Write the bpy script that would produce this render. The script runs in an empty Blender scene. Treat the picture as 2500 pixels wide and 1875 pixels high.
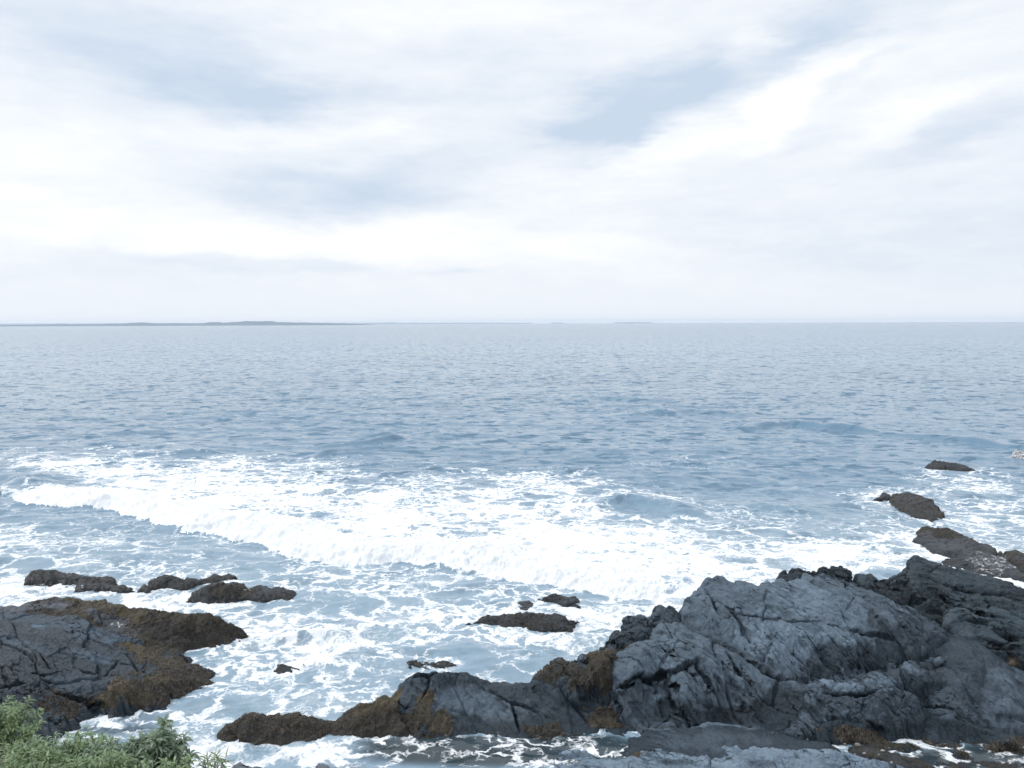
import bpy, math, random
import numpy as np
from mathutils import Matrix, Vector

R = math.radians
# ------------------------------------------------------------------ camera
H = 8.0                       # eye height above the water
LENS = 26.5
F = 2500 * LENS / 36.0        # focal length in photo pixels
PITCH = math.atan((937.5 - 789.0) / F)
ROLL = math.atan(0.0037)
sc = bpy.context.scene
C = sc.collection
_r0 = np.array([1.0, 0, 0]); _u0 = np.array([0, math.sin(PITCH), math.cos(PITCH)])
FWD = np.array([0, math.cos(PITCH), -math.sin(PITCH)])
RGT = math.cos(ROLL) * _r0 - math.sin(ROLL) * _u0
UPV = math.sin(ROLL) * _r0 + math.cos(ROLL) * _u0
cam = bpy.data.cameras.new('camera'); cam.lens = LENS; cam.sensor_width = 36
cam.clip_start = 0.1; cam.clip_end = 60000
co = bpy.data.objects.new('camera', cam); C.objects.link(co)
co.matrix_world = Matrix(((RGT[0], UPV[0], -FWD[0], 0), (RGT[1], UPV[1], -FWD[1], 0),
                          (RGT[2], UPV[2], -FWD[2], H), (0, 0, 0, 1)))
sc.camera = co

def px(u, v, z=0.0):
    """photo pixel -> world point at height z"""
    d = FWD * F + RGT * (u - 1250) - UPV * (v - 937.5)
    t = (z - H) / d[2]
    return np.array([d[0] * t, d[1] * t, z])

def proj(x, y, z):
    """world -> photo pixel (used only to say where stains, foam fields etc. lie)"""
    zz = z - H
    a = x * FWD[0] + y * FWD[1] + zz * FWD[2]
    a = np.where(a < 0.05, 0.05, a)
    return (1250 + F * (x * RGT[0] + y * RGT[1] + zz * RGT[2]) / a,
            937.5 - F * (x * UPV[0] + y * UPV[1] + zz * UPV[2]) / a)

# ------------------------------------------------------------------ node helper
class NT:
    def __init__(s, tree): s.t = tree; s.n = tree.nodes; s.l = tree.links
    def new(s, typ, **k):
        n = s.n.new(typ)
        ins = k.pop('ins', {})
        for a, b in k.items(): setattr(n, a, b)
        for a, b in ins.items(): s.set(n, a, b)
        return n
    def set(s, n, key, val):
        sock = n.inputs[key]
        if isinstance(val, bpy.types.NodeSocket): s.l.new(val, sock)
        else: sock.default_value = val
    def math(s, op, a, b=0.5, c=0.0, clamp=False):
        n = s.new('ShaderNodeMath', operation=op, use_clamp=clamp)
        s.set(n, 0, a); s.set(n, 1, b)
        if op in ('MULTIPLY_ADD', 'SMOOTH_MIN'): s.set(n, 2, c)
        return n.outputs[0]
    def vmath(s, op, a, b=(0, 0, 0), sc_=None):
        n = s.new('ShaderNodeVectorMath', operation=op); s.set(n, 0, a)
        if op == 'SCALE': s.set(n, 'Scale', sc_)
        elif op not in ('NORMALIZE', 'LENGTH'): s.set(n, 1, b)
        return n.outputs[1] if op in ('LENGTH', 'DOT_PRODUCT') else n.outputs[0]
    def mix(s, f, a, b):
        n = s.new('ShaderNodeMix', data_type='RGBA')
        s.set(n, 0, f); s.set(n, 6, a); s.set(n, 7, b)
        return n.outputs[2]
    def mixf(s, f, a, b):
        n = s.new('ShaderNodeMix', data_type='FLOAT')
        s.set(n, 0, f); s.set(n, 2, a); s.set(n, 3, b)
        return n.outputs[0]
    def ss(s, x, lo, hi):
        n = s.new('ShaderNodeMapRange', interpolation_type='SMOOTHSTEP')
        s.set(n, 0, x); s.set(n, 1, lo); s.set(n, 2, hi); s.set(n, 3, 0.0); s.set(n, 4, 1.0)
        return n.outputs[0]
    def noise(s, vec, scale, detail=4, rough=0.55, dist=0.0, out=0, dim='3D'):
        n = s.new('ShaderNodeTexNoise', noise_dimensions=dim)
        s.set(n, 'Vector', vec); s.set(n, 'Scale', scale); s.set(n, 'Detail', detail)
        s.set(n, 'Roughness', rough); s.set(n, 'Distortion', dist)
        return n.outputs[out]
    def mapping(s, vec, loc=(0, 0, 0), rot=(0, 0, 0), scl=(1, 1, 1), typ='POINT'):
        n = s.new('ShaderNodeMapping', vector_type=typ)
        s.set(n, 'Vector', vec); s.set(n, 'Location', loc); s.set(n, 'Rotation', rot); s.set(n, 'Scale', scl)
        return n.outputs[0]
    def attr(s, name, out=2):
        return s.new('ShaderNodeAttribute', attribute_name=name).outputs[out]

# ------------------------------------------------------------------ sky
SUN_EL, SUN_AZ = 36.0, 282.0          # soft sun behind thin cloud, to the viewer's left
world = bpy.data.worlds.new('World'); sc.world = world; world.use_nodes = True
w = NT(world.node_tree); w.n.clear()
sky = w.new('ShaderNodeTexSky', sky_type='NISHITA', sun_disc=False, sun_elevation=R(SUN_EL),
            sun_rotation=R(SUN_AZ), air_density=1.0, dust_density=2.0, ozone_density=1.5)
gen = w.new('ShaderNodeTexCoord').outputs['Generated']
sep = w.new('ShaderNodeSeparateXYZ'); w.set(sep, 0, gen)
az = w.math('ARCTAN2', sep.outputs[0], sep.outputs[1])
el = w.math('ARCSINE', sep.outputs[2], 0)
cmb = w.new('ShaderNodeCombineXYZ'); w.set(cmb, 0, az); w.set(cmb, 1, el)
ae = cmb.outputs[0]
# noise is stretched along the horizon the way layer cloud looks from below
nv = w.mapping(ae, scl=(2.2, 7.0, 1.0), rot=(0, 0, R(-6)))
warp = w.noise(nv, 2.6, 6, 0.6, 0.0, out=1)
wv = w.vmath('SUBTRACT', warp, (0.5, 0.5, 0.5))
wv = w.vmath('MULTIPLY', wv, (0.20, 0.075, 0.0))
aew = w.vmath('ADD', ae, wv)
def skyae(u, v):
    d = FWD * F + RGT * (u - 1250) - UPV * (v - 937.5); d = d / np.linalg.norm(d)
    return math.atan2(d[0], d[1]), math.asin(d[2])
BL = [  # u, v, ru, rv, tilt (deg, + rises to the right), strength (+ greyer, - whiter)
 (330,110,520,150,-8,.62),(470,190,330,80,-5,.45),(150,250,300,90,0,.20),(850,235,420,70,0,.28),(720,265,300,60,2,.25),
 (1580,240,330,105,18,.85),(1820,190,420,120,16,.52),(1440,330,200,85,20,.42),(1250,250,350,140,10,.28),
 (2120,15,300,70,14,.42),(1950,60,500,90,5,.15),
 (760,465,300,100,5,.62),(1050,425,330,85,12,.48),(900,515,330,50,6,.30),(620,400,300,70,0,.18),
 (2360,315,300,60,12,.50),(2260,560,650,260,0,.26),(2420,620,400,120,0,.22),
 (640,655,420,34,-3,.42),(1090,668,110,20,-2,.36),(230,690,600,70,0,.18),(80,450,250,40,0,.18),
 (1900,330,110,40,15,.2),(2060,200,140,30,30,.25),(1420,405,110,28,3,.25),(1000,120,500,60,0,.15),
 (1820,290,420,75,17,-.55),(2000,170,300,60,32,-.50),(2230,285,230,70,10,-.45),(1840,95,80,70,0,-.55),
 (420,545,800,110,-2,-.35),(880,300,500,45,8,-.32),(950,590,620,90,0,-.32),(60,330,260,140,0,-.3),
 (1450,600,250,50,-4,-.25),(1600,330,90,24,15,-.3),(1150,40,330,70,0,-.28),(1280,400,300,70,4,-.15)]
acc = None
for (u, v, ru, rv, tl, s_) in BL:
    a0, e0 = skyae(u, v)
    m = w.mapping(aew, loc=(a0, e0, 0), rot=(0, 0, R(tl)), scl=(ru * 1.5 / F, rv * 1.4 / F, 1), typ='TEXTURE')
    g = w.new('ShaderNodeTexGradient', gradient_type='QUADRATIC_SPHERE'); w.set(g, 0, m)
    acc = w.math('MULTIPLY_ADD', w.ss(g.outputs[1], 0.0, 0.62), s_ * (0.60 if s_ > 0 else 0.55), acc if acc is not None else 0.0)
n1 = w.noise(w.mapping(ae, scl=(2.0, 9.0, 1.0), rot=(0, 0, R(-4))), 2.6, 7, 0.58, 0.15)
n2 = w.noise(w.mapping(ae, scl=(3, 10, 1), rot=(0, 0, R(8))), 5.5, 8, 0.62, 0.2)
dens = w.math('MULTIPLY_ADD', w.math('SUBTRACT', n1, 0.5), 0.52, 0.31)
dens = w.math('MULTIPLY_ADD', w.math('SUBTRACT', n2, 0.5), 0.42, dens)
dens = w.math('ADD', dens, acc, clamp=True)
# pale haze belt over the horizon
hz = w.math('SUBTRACT', 1.0, w.ss(el, 0.0, 0.10))
dens = w.mixf(w.math('MULTIPLY', hz, 0.8), dens, 0.34)
cloud = w.mix(dens, (10.2, 10.3, 10.45, 1), (5.9, 6.95, 8.35, 1))
# overcast is brightest overhead
cloud = w.vmath('SCALE', cloud, sc_=w.math('MULTIPLY_ADD', w.ss(el, 0.50, 1.2), 0.55, 1.0))
# directions behind and overhead: plain bright overcast
full = w.mix(0.96, sky.outputs[0], cloud)
bg = w.new('ShaderNodeBackground'); w.set(bg, 0, full); w.set(bg, 1, 0.1)
wo = w.new('ShaderNodeOutputWorld'); w.set(wo, 0, bg.outputs[0])

sun = bpy.data.lights.new('sun', 'SUN'); sun.energy = 1.5; sun.angle = R(7); sun.color = (1.0, 0.985, 0.96)
so = bpy.data.objects.new('sun', sun); C.objects.link(so)
_a = R(SUN_AZ); _e = R(SUN_EL)
sd = Vector((math.sin(_a) * math.cos(_e), math.cos(_a) * math.cos(_e), math.sin(_e)))
so.rotation_euler = sd.to_track_quat('Z', 'Y').to_euler()
sc.view_settings.view_transform = 'Standard'; sc.view_settings.look = 'None'
sc.view_settings.exposure = 0.06; sc.view_settings.gamma = 1.0
sc.cycles.volume_bounces = 1
sc.cycles.max_bounces = 8

# ------------------------------------------------------------------ numpy noise
_rs = np.random.RandomState(7)
_P = _rs.permutation(4096).astype(np.int32)
_ANG = _rs.rand(4096) * 2 * np.pi
_GX, _GY = np.cos(_ANG), np.sin(_ANG)
_g3 = _rs.normal(size=(4096, 3)); _g3 /= np.linalg.norm(_g3, axis=1)[:, None]
_RND = _rs.rand(4096)
def _h2(i, j, s): return _P[(_P[(i + s * 131) & 4095] + j) & 4095]
def gn2(x, y, s=0):
    xi = np.floor(x).astype(np.int32); yi = np.floor(y).astype(np.int32)
    fx = x - xi; fy = y - yi
    u = fx * fx * fx * (fx * (fx * 6 - 15) + 10); v = fy * fy * fy * (fy * (fy * 6 - 15) + 10)
    def g(a, b):
        h = _h2(xi + a, yi + b, s); return _GX[h] * (fx - a) + _GY[h] * (fy - b)
    a = g(0, 0); b = g(1, 0); c = g(0, 1); d = g(1, 1)
    a = a + (b - a) * u; c = c + (d - c) * u
    return (a + (c - a) * v) * 1.5
def gn3(x, y, z, s=0):
    xi = np.floor(x).astype(np.int32); yi = np.floor(y).astype(np.int32); zi = np.floor(z).astype(np.int32)
    f = [x - xi, y - yi, z - zi]
    w_ = [t * t * t * (t * (t * 6 - 15) + 10) for t in f]
    out = 0
    for a in (0, 1):
        for b in (0, 1):
            for c in (0, 1):
                h = _P[(_h2(xi + a, yi + b, s) + zi + c) & 4095]
                g = _g3[h]
                wt = (w_[0] if a else 1 - w_[0]) * (w_[1] if b else 1 - w_[1]) * (w_[2] if c else 1 - w_[2])
                out = out + wt * (g[..., 0] * (f[0] - a) + g[..., 1] * (f[1] - b) + g[..., 2] * (f[2] - c))
    return out * 1.5
def fbm(x, y, s=0, o=4, p=0.5):
    r = 0; a = 1.0; k = 1.0
    for i in range(o):
        r = r + a * gn2(x * k, y * k, s + i); a *= p; k *= 2.03
    return r
def ridged(x, y, s=0, o=4, p=0.5):
    r = 0; a = 1.0; k = 1.0
    for i in range(o):
        r = r + a * (1 - np.abs(gn2(x * k, y * k, s + i)) * 2); a *= p; k *= 2.07
    return r
def cells(x, y, s=0):
    """worley cells: F1, F2-F1, id, offset vector from the cell's point"""
    xi = np.floor(x).astype(np.int32); yi = np.floor(y).astype(np.int32)
    f1 = np.full(x.shape, 9.0); f2 = np.full(x.shape, 9.0)
    idd = np.zeros(x.shape, np.int32); ox = np.zeros(x.shape); oy = np.zeros(x.shape)
    for a in (-1, 0, 1):
        for b in (-1, 0, 1):
            h = _h2(xi + a, yi + b, s)
            dx = x - (xi + a + _RND[h]); dy = y - (yi + b + _RND[(h * 7 + 13) & 4095])
            d = np.sqrt(dx * dx + dy * dy)
            n = d < f1
            f2 = np.where(n, f1, np.minimum(f2, d))
            f1 = np.where(n, d, f1); idd = np.where(n, h, idd); ox = np.where(n, dx, ox); oy = np.where(n, dy, oy)
    return f1, f2 - f1, idd, ox, oy
def sstep(a, b, x):
    t = np.clip((x - a) / (b - a), 0, 1); return t * t * (3 - 2 * t)

# ------------------------------------------------------------------ mesh helper
def mesh_obj(name, verts, quads, mat, parent=None, smooth=True, attrs=None, tris=None):
    me = bpy.data.meshes.new(name)
    verts = np.ascontiguousarray(verts, dtype=np.float32)
    me.vertices.add(len(verts)); me.vertices.foreach_set('co', verts.ravel())
    nq = 0 if quads is None else len(quads); nt = 0 if tris is None else len(tris)
    idx = []; tot = []
    if nq: idx.append(np.asarray(quads, np.int32).ravel()); tot.append(np.full(nq, 4, np.int32))
    if nt: idx.append(np.asarray(tris, np.int32).ravel()); tot.append(np.full(nt, 3, np.int32))
    idx = np.concatenate(idx); tot = np.concatenate(tot)
    st = np.concatenate([[0], np.cumsum(tot)[:-1]]).astype(np.int32)
    me.loops.add(len(idx)); me.loops.foreach_set('vertex_index', idx)
    me.polygons.add(len(tot)); me.polygons.foreach_set('loop_start', st); me.polygons.foreach_set('loop_total', tot)
    me.update(calc_edges=True)
    if smooth: me.polygons.foreach_set('use_smooth', np.ones(len(tot), bool))
    for k, a in (attrs or {}).items():
        at = me.attributes.new(k, 'FLOAT', 'POINT'); at.data.foreach_set('value', np.asarray(a, np.float32).ravel())
    me.materials.append(mat)
    o = bpy.data.objects.new(name, me); C.objects.link(o)
    if parent: o.parent = parent
    return o
def tag(o, label=None, cat=None, group=None, kind=None):
    if label: o['label'] = label
    if cat: o['category'] = cat
    if group: o['group'] = group
    if kind: o['kind'] = kind
    return o
def grid_quads(nr, nc):
    i = np.arange(nr - 1)[:, None] * nc + np.arange(nc - 1)[None, :]
    return np.stack([i, i + 1, i + nc + 1, i + nc], -1).reshape(-1, 4)
def material(name):
    m = bpy.data.materials.new(name); m.use_nodes = True
    t = NT(m.node_tree); t.n.clear()
    out = t.new('ShaderNodeOutputMaterial')
    return m, t, out

# ------------------------------------------------------------------ materials
def rock_material(name, strike, pale=(0.245, 0.325, 0.41, 1), dark=(0.009, 0.022, 0.035, 1)):
    m, t, out = material(name)
    pos = t.new('ShaderNodeNewGeometry').outputs['Position']
    rot = t.mapping(pos, rot=(0, 0, -strike))
    st = t.mapping(rot, scl=(1.0, 5.0, 1.8))
    tone = t.attr('tone'); weed = t.attr('weed'); gold = t.attr('gold'); wash = t.attr('wash')
    nA = t.noise(st, 1.6, 8, 0.62, 0.4); nB = t.noise(pos, 5.0, 8, 0.65); nC = t.noise(pos, 60.0, 3, 0.6)
    nD = t.noise(st, 7.0, 5, 0.6, 0.3)
    hatch = t.noise(t.mapping(rot, scl=(1.0, 8.0, 2.2)), 2.8, 6, 0.62, 0.35)
    amp = t.math('MULTIPLY_ADD', tone, 0.9, 0.13)
    dv = t.math('MULTIPLY', t.math('SUBTRACT', nA, 0.5), 0.75)
    dv = t.math('MULTIPLY_ADD', t.math('SUBTRACT', nB, 0.5), 0.70, dv)
    dv = t.math('MULTIPLY_ADD', t.math('SUBTRACT', nD, 0.5), 0.55, dv)
    dv = t.math('MULTIPLY_ADD', t.math('SUBTRACT', hatch, 0.5), 0.5, dv)
    dv = t.math('MULTIPLY_ADD', t.math('SUBTRACT', nC, 0.5), 0.8, dv)
    # cleavage lines: thin dark partings along the strike
    h2 = t.noise(t.mapping(rot, scl=(1.0, 7.5, 1.6)), 2.6, 4, 0.6, 0.25)
    hz = t.ss(t.noise(pos, 0.9, 3, 0.5), 0.47, 0.64)
    hl = t.math('MULTIPLY', t.math('MULTIPLY', t.ss(h2, 0.555, 0.60), hz), 0.8)
    tn = t.math('MULTIPLY_ADD', dv, amp, tone)
    tn = t.math('MULTIPLY', tn, t.math('MULTIPLY_ADD', hl, -0.75, 1.0), clamp=True)
    col = t.mix(tn, dark, pale)
    # warm and lilac stains
    st1 = t.ss(t.noise(pos, 1.1, 5, 0.6), 0.52, 0.75)
    col = t.mix(t.math('MULTIPLY', st1, 0.20), col, (0.055, 0.056, 0.056, 1))
    # seaweed film and crust
    wn = t.noise(pos, 9.0, 6, 0.7)
    wm = t.ss(t.math('MULTIPLY_ADD', t.math('SUBTRACT', wn, 0.5), 1.9, weed), 0.46, 0.74)
    gn = t.math('MULTIPLY_ADD', t.math('SUBTRACT', t.noise(pos, 26.0, 5, 0.7), 0.5), 1.3, gold, clamp=True)
    wc = t.mix(gn, (0.018, 0.018, 0.019, 1), (0.105, 0.088, 0.054, 1))
    pk = t.ss(t.noise(pos, 3.0, 4, 0.6), 0.5, 0.7)
    wc = t.mix(t.math('MULTIPLY', pk, 0.35), wc, (0.062, 0.052, 0.052, 1))
    col = t.mix(wm, col, wc)
    # barnacle flecks
    fl = t.ss(t.noise(pos, 34.0, 2, 0.5), 0.70, 0.76)
    col = t.mix(t.math('MULTIPLY', fl, 0.35), col, (0.42, 0.43, 0.43, 1))
    # foam running off
    lace = t.noise(t.mapping(pos, scl=(1, 1, 2.5)), 7.0, 7, 0.68, 1.2)
    wsh = t.ss(t.math('ADD', lace, t.math('MULTIPLY_ADD', wash, 0.6, -0.6)), 0.40, 0.62)
    wsh = t.math('MULTIPLY', wsh, t.math('MINIMUM', t.math('MULTIPLY', wash, 2.5), 1.0))
    col = t.mix(wsh, col, (0.86, 0.88, 0.90, 1))
    b = t.new('ShaderNodeBsdfPrincipled')
    t.set(b, 'Base Color', col)
    ro = t.mixf(tn, 0.36, 0.80); ro = t.mixf(wm, ro, 0.72); ro = t.mixf(wsh, ro, 0.9)
    t.set(b, 'Roughness', ro); t.set(b, 'Specular IOR Level', t.mixf(tn, 0.42, 0.16))
    hgt = t.math('ADD', t.math('MULTIPLY_ADD', hl, -0.9, t.math('MULTIPLY', t.noise(st, 9.0, 9, 0.68, 0.3), 0.5)), t.math('MULTIPLY', t.noise(pos, 22.0, 7, 0.7), 0.8))
    bp = t.new('ShaderNodeBump'); t.set(bp, 'Strength', 1.0); t.set(bp, 'Distance', 0.05); t.set(bp, 'Height', hgt)
    t.set(b, 'Normal', bp.outputs[0])
    t.set(out, 0, b.outputs[0])
    return m
M_OUT = rock_material('slate', R(-42))
M_BACK = rock_material('slate_dipping', R(-24), dark=(0.008, 0.018, 0.027, 1), pale=(0.13, 0.18, 0.22, 1))
M_LEFT = rock_material('slate_left', R(-33), pale=(0.14, 0.20, 0.265, 1), dark=(0.010, 0.022, 0.034, 1))
M_SEA = rock_material('reef_rock', R(-20), pale=(0.18, 0.20, 0.23, 1), dark=(0.013, 0.017, 0.022, 1))

def water_material():
    m, t, out = material('sea_water')
    geo = t.new('ShaderNodeNewGeometry'); pos = geo.outputs['Position']; nor = geo.outputs['Normal']
    foam = t.attr('foam'); milk = t.attr('milk'); dark = t.attr('shoal')
    # broken lacework of foam
    p2 = t.mapping(pos, scl=(1, 1, 0.0))
    wp = t.vmath('SCALE', t.vmath('SUBTRACT', t.noise(p2, 1.1, 4, 0.6, out=1), (0.5, 0.5, 0.5)), sc_=1.5)
    wp2 = t.vmath('SCALE', t.vmath('SUBTRACT', t.noise(p2, 4.5, 4, 0.6, out=1), (0.5, 0.5, 0.5)), sc_=0.35)
    pw = t.vmath('ADD', t.vmath('ADD', p2, wp), wp2)
    pw = t.mapping(pw, rot=(0, 0, R(20)), scl=(0.8, 1.15, 1))
    def web(scale, wd):
        v = t.new('ShaderNodeTexVoronoi', feature='DISTANCE_TO_EDGE', voronoi_dimensions='2D')
        t.set(v, 'Vector', pw); t.set(v, 'Scale', scale)
        return t.math('SUBTRACT', 1.0, t.ss(v.outputs['Distance'], 0.0, wd))
    wA = t.mixf(t.ss(t.noise(p2, .35, 2, .5), .42, .58), web(0.85, 0.22), web(1.9, 0.34)); wB = web(4.0, 0.34); wC = web(9.5, 0.4)
    nL = t.noise(pw, 1.3, 8, 0.62, 0.2); nF = t.noise(pw, 7.0, 6, 0.65)
    L = t.math('MULTIPLY', wA, 0.42)
    L = t.math('MULTIPLY_ADD', wB, 0.22, L); L = t.math('MULTIPLY_ADD', wC, 0.09, L)
    L = t.math('MULTIPLY_ADD', nL, 0.52, L); L = t.math('MULTIPLY_ADD', nF, 0.28, L)     # about 0.25 .. 1.1
    thr = t.math('MULTIPLY_ADD', foam, -1.02, 1.18)
    fa = t.ss(t.math('SUBTRACT', L, thr), -0.10, 0.24)
    fa = t.math('MULTIPLY', fa, t.ss(foam, 0.02, 0.16))
    # thin film of froth between the thick strands
    film = t.ss(t.math('MULTIPLY_ADD', t.math('SUBTRACT', t.noise(pw, .8, 6, .65), .5), 1.5, foam), .40, 1.0)
    fa = t.math('MAXIMUM', fa, t.math('MULTIPLY', film, .50))
    # bubbles under the surface
    mk = t.math('MULTIPLY_ADD', t.math('SUBTRACT', L, 0.6), 0.55, milk, clamp=True)
    mk = t.math('MULTIPLY', mk, t.ss(milk, 0.0, 0.2))
    dn = t.noise(t.mapping(pos, scl=(0.012, 0.03, 0)), 1.0, 4, 0.6)
    deep = t.mix(dn, (0.078, 0.168, 0.255, 1), (0.128, 0.230, 0.328, 1))
    base = t.mix(mk, deep, (0.27, 0.365, 0.44, 1))
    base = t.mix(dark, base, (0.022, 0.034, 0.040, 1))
    # ripples: slopes straight from noise so they hold out to the horizon
    def slope(sx, sy, sc_, det, amp, rot=0.0):
        v = t.noise(t.mapping(pos, rot=(0, 0, rot), scl=(sx, sy, 0.0)), sc_, det, 0.6, 0.3, out=1)
        v = t.vmath('SUBTRACT', v, (0.5, 0.5, 0.5))
        return t.vmath('MULTIPLY', v, (amp * 0.7, amp, 0.0))
    gust = t.noise(t.mapping(pos, rot=(0, 0, 0.12), scl=(0.010, 0.035, 0)), 1.0, 3, 0.55)
    ga = t.ss(gust, 0.25, 0.75)
    s = t.vmath('ADD', slope(1, 1.7, 2.6, 5, 0.22, 0.15), slope(1, 2.2, 0.55, 4, 0.15, -0.1))
    s = t.vmath('ADD', s, slope(1, 2.6, 0.14, 3, 0.06, 0.05))
    # steep little faces turned to the shore
    dsh = t.math('ADD', t.ss(t.noise(t.mapping(pos, rot=(0, 0, .1), scl=(.42, .66, 0)), 2.5, 3, .5, .3), .57, .66),
                 t.ss(t.noise(t.mapping(pos, rot=(0, 0, -.1), scl=(.36, .5, 0)), 1.05, 4, .55, .3), .57, .64))
    dc = t.new('ShaderNodeCombineXYZ'); t.set(dc, 1, t.math('MULTIPLY', dsh, -0.55))
    s = t.vmath('ADD', s, dc.outputs[0])
    s = t.vmath('SCALE', s, sc_=t.math('MULTIPLY_ADD', ga, 0.8, 0.6))
    s = t.vmath('SCALE', s, sc_=t.mixf(dark, 1.0, 0.45))
    nn = t.vmath('NORMALIZE', t.vmath('ADD', nor, s))
    b = t.new('ShaderNodeBsdfPrincipled')
    t.set(b, 'Base Color', base); t.set(b, 'Roughness', 0.15); t.set(b, 'IOR', 1.48); t.set(b, 'Normal', nn)
    fb = t.new('ShaderNodeBsdfPrincipled')
    fcol = t.mix(nF, (0.74, 0.78, 0.82, 1), (0.88, 0.89, 0.90, 1))
    t.set(fb, 'Base Color', fcol); t.set(fb, 'Roughness', 0.85); t.set(fb, 'Specular IOR Level', 0.2)
    bp = t.new('ShaderNodeBump'); t.set(bp, 'Strength', 0.35); t.set(bp, 'Distance', 0.05)
    t.set(bp, 'Height', t.math('ADD', L, t.noise(pos, 14.0, 6, 0.7)))
    t.set(fb, 'Normal', bp.outputs[0])
    mx = t.new('ShaderNodeMixShader'); t.set(mx, 0, fa); t.set(mx, 1, b.outputs[0]); t.set(mx, 2, fb.outputs[0])
    t.set(out, 0, mx.outputs[0])
    return m

# ------------------------------------------------------------------ picture frames the coordinates were read from
def fr(x0, y0, k): return lambda X, Y, *z: (x0 + k * X, y0 + k * Y) + tuple(z)
A = fr(1300, 1350, .27125); B = fr(1900, 1325, .27125); Cc = fr(800, 1550, .27125)
D = fr(1300, 1700, .27125); E = fr(1900, 1700, .27125)
R1 = fr(0, 1300, .36166); R2 = fr(500, 1300, .40687); R4 = fr(2000, 1000, .2713)
S = lambda X, Y, *z: (X, Y) + tuple(z)
DS = fr(0, 0, 1.1302)

# ------------------------------------------------------------------ rocks
ROCK_POLYS = []       # waterline outlines, for the foam collars
def seg_dist(X, Y, pts, closed=False, vals=None):
    pts = np.asarray(pts); n = len(pts)
    best = np.full(X.shape, 1e9); qx = np.zeros(X.shape); qy = np.zeros(X.shape)
    side = np.zeros(X.shape); vv = np.zeros(X.shape)
    for i in range(n if closed else n - 1):
        a = pts[i]; b = pts[(i + 1) % n]; d = b - a; L = float(d @ d) + 1e-12
        t = np.clip(((X - a[0]) * d[0] + (Y - a[1]) * d[1]) / L, 0, 1)
        cx = a[0] + t * d[0]; cy = a[1] + t * d[1]
        dd = (X - cx) ** 2 + (Y - cy) ** 2
        m = dd < best
        best = np.where(m, dd, best); qx = np.where(m, cx, qx); qy = np.where(m, cy, qy)
        side = np.where(m, np.sign((X - a[0]) * d[1] - (Y - a[1]) * d[0]), side)
        if vals is not None: vv = np.where(m, vals[i] + t * (vals[(i + 1) % n] - vals[i]), vv)
    return np.sqrt(best), qx, qy, side, vv
def inside(X, Y, pts):
    r = np.zeros(X.shape, bool); n = len(pts)
    for i in range(n):
        x1, y1 = pts[i][:2]; x2, y2 = pts[(i + 1) % n][:2]
        if y1 == y2: continue
        c = ((y1 > Y) != (y2 > Y)) & (X < (x2 - x1) * (Y - y1) / (y2 - y1) + x1)
        r ^= c
    return r
def blobmix(base, U, V, blobs, nz):
    for b in blobs:
        u, v, ru, rv, rot, val = b[:6]
        c, s = math.cos(R(rot)), math.sin(R(rot))
        du = U - u; dv = V - v
        a = (du * c - dv * s) / ru; e = (du * s + dv * c) / rv
        r = np.sqrt(a * a + e * e) + nz * 0.62
        base = base + (val - base) * sstep(1.25, 0.65, r)
    return base

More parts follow.
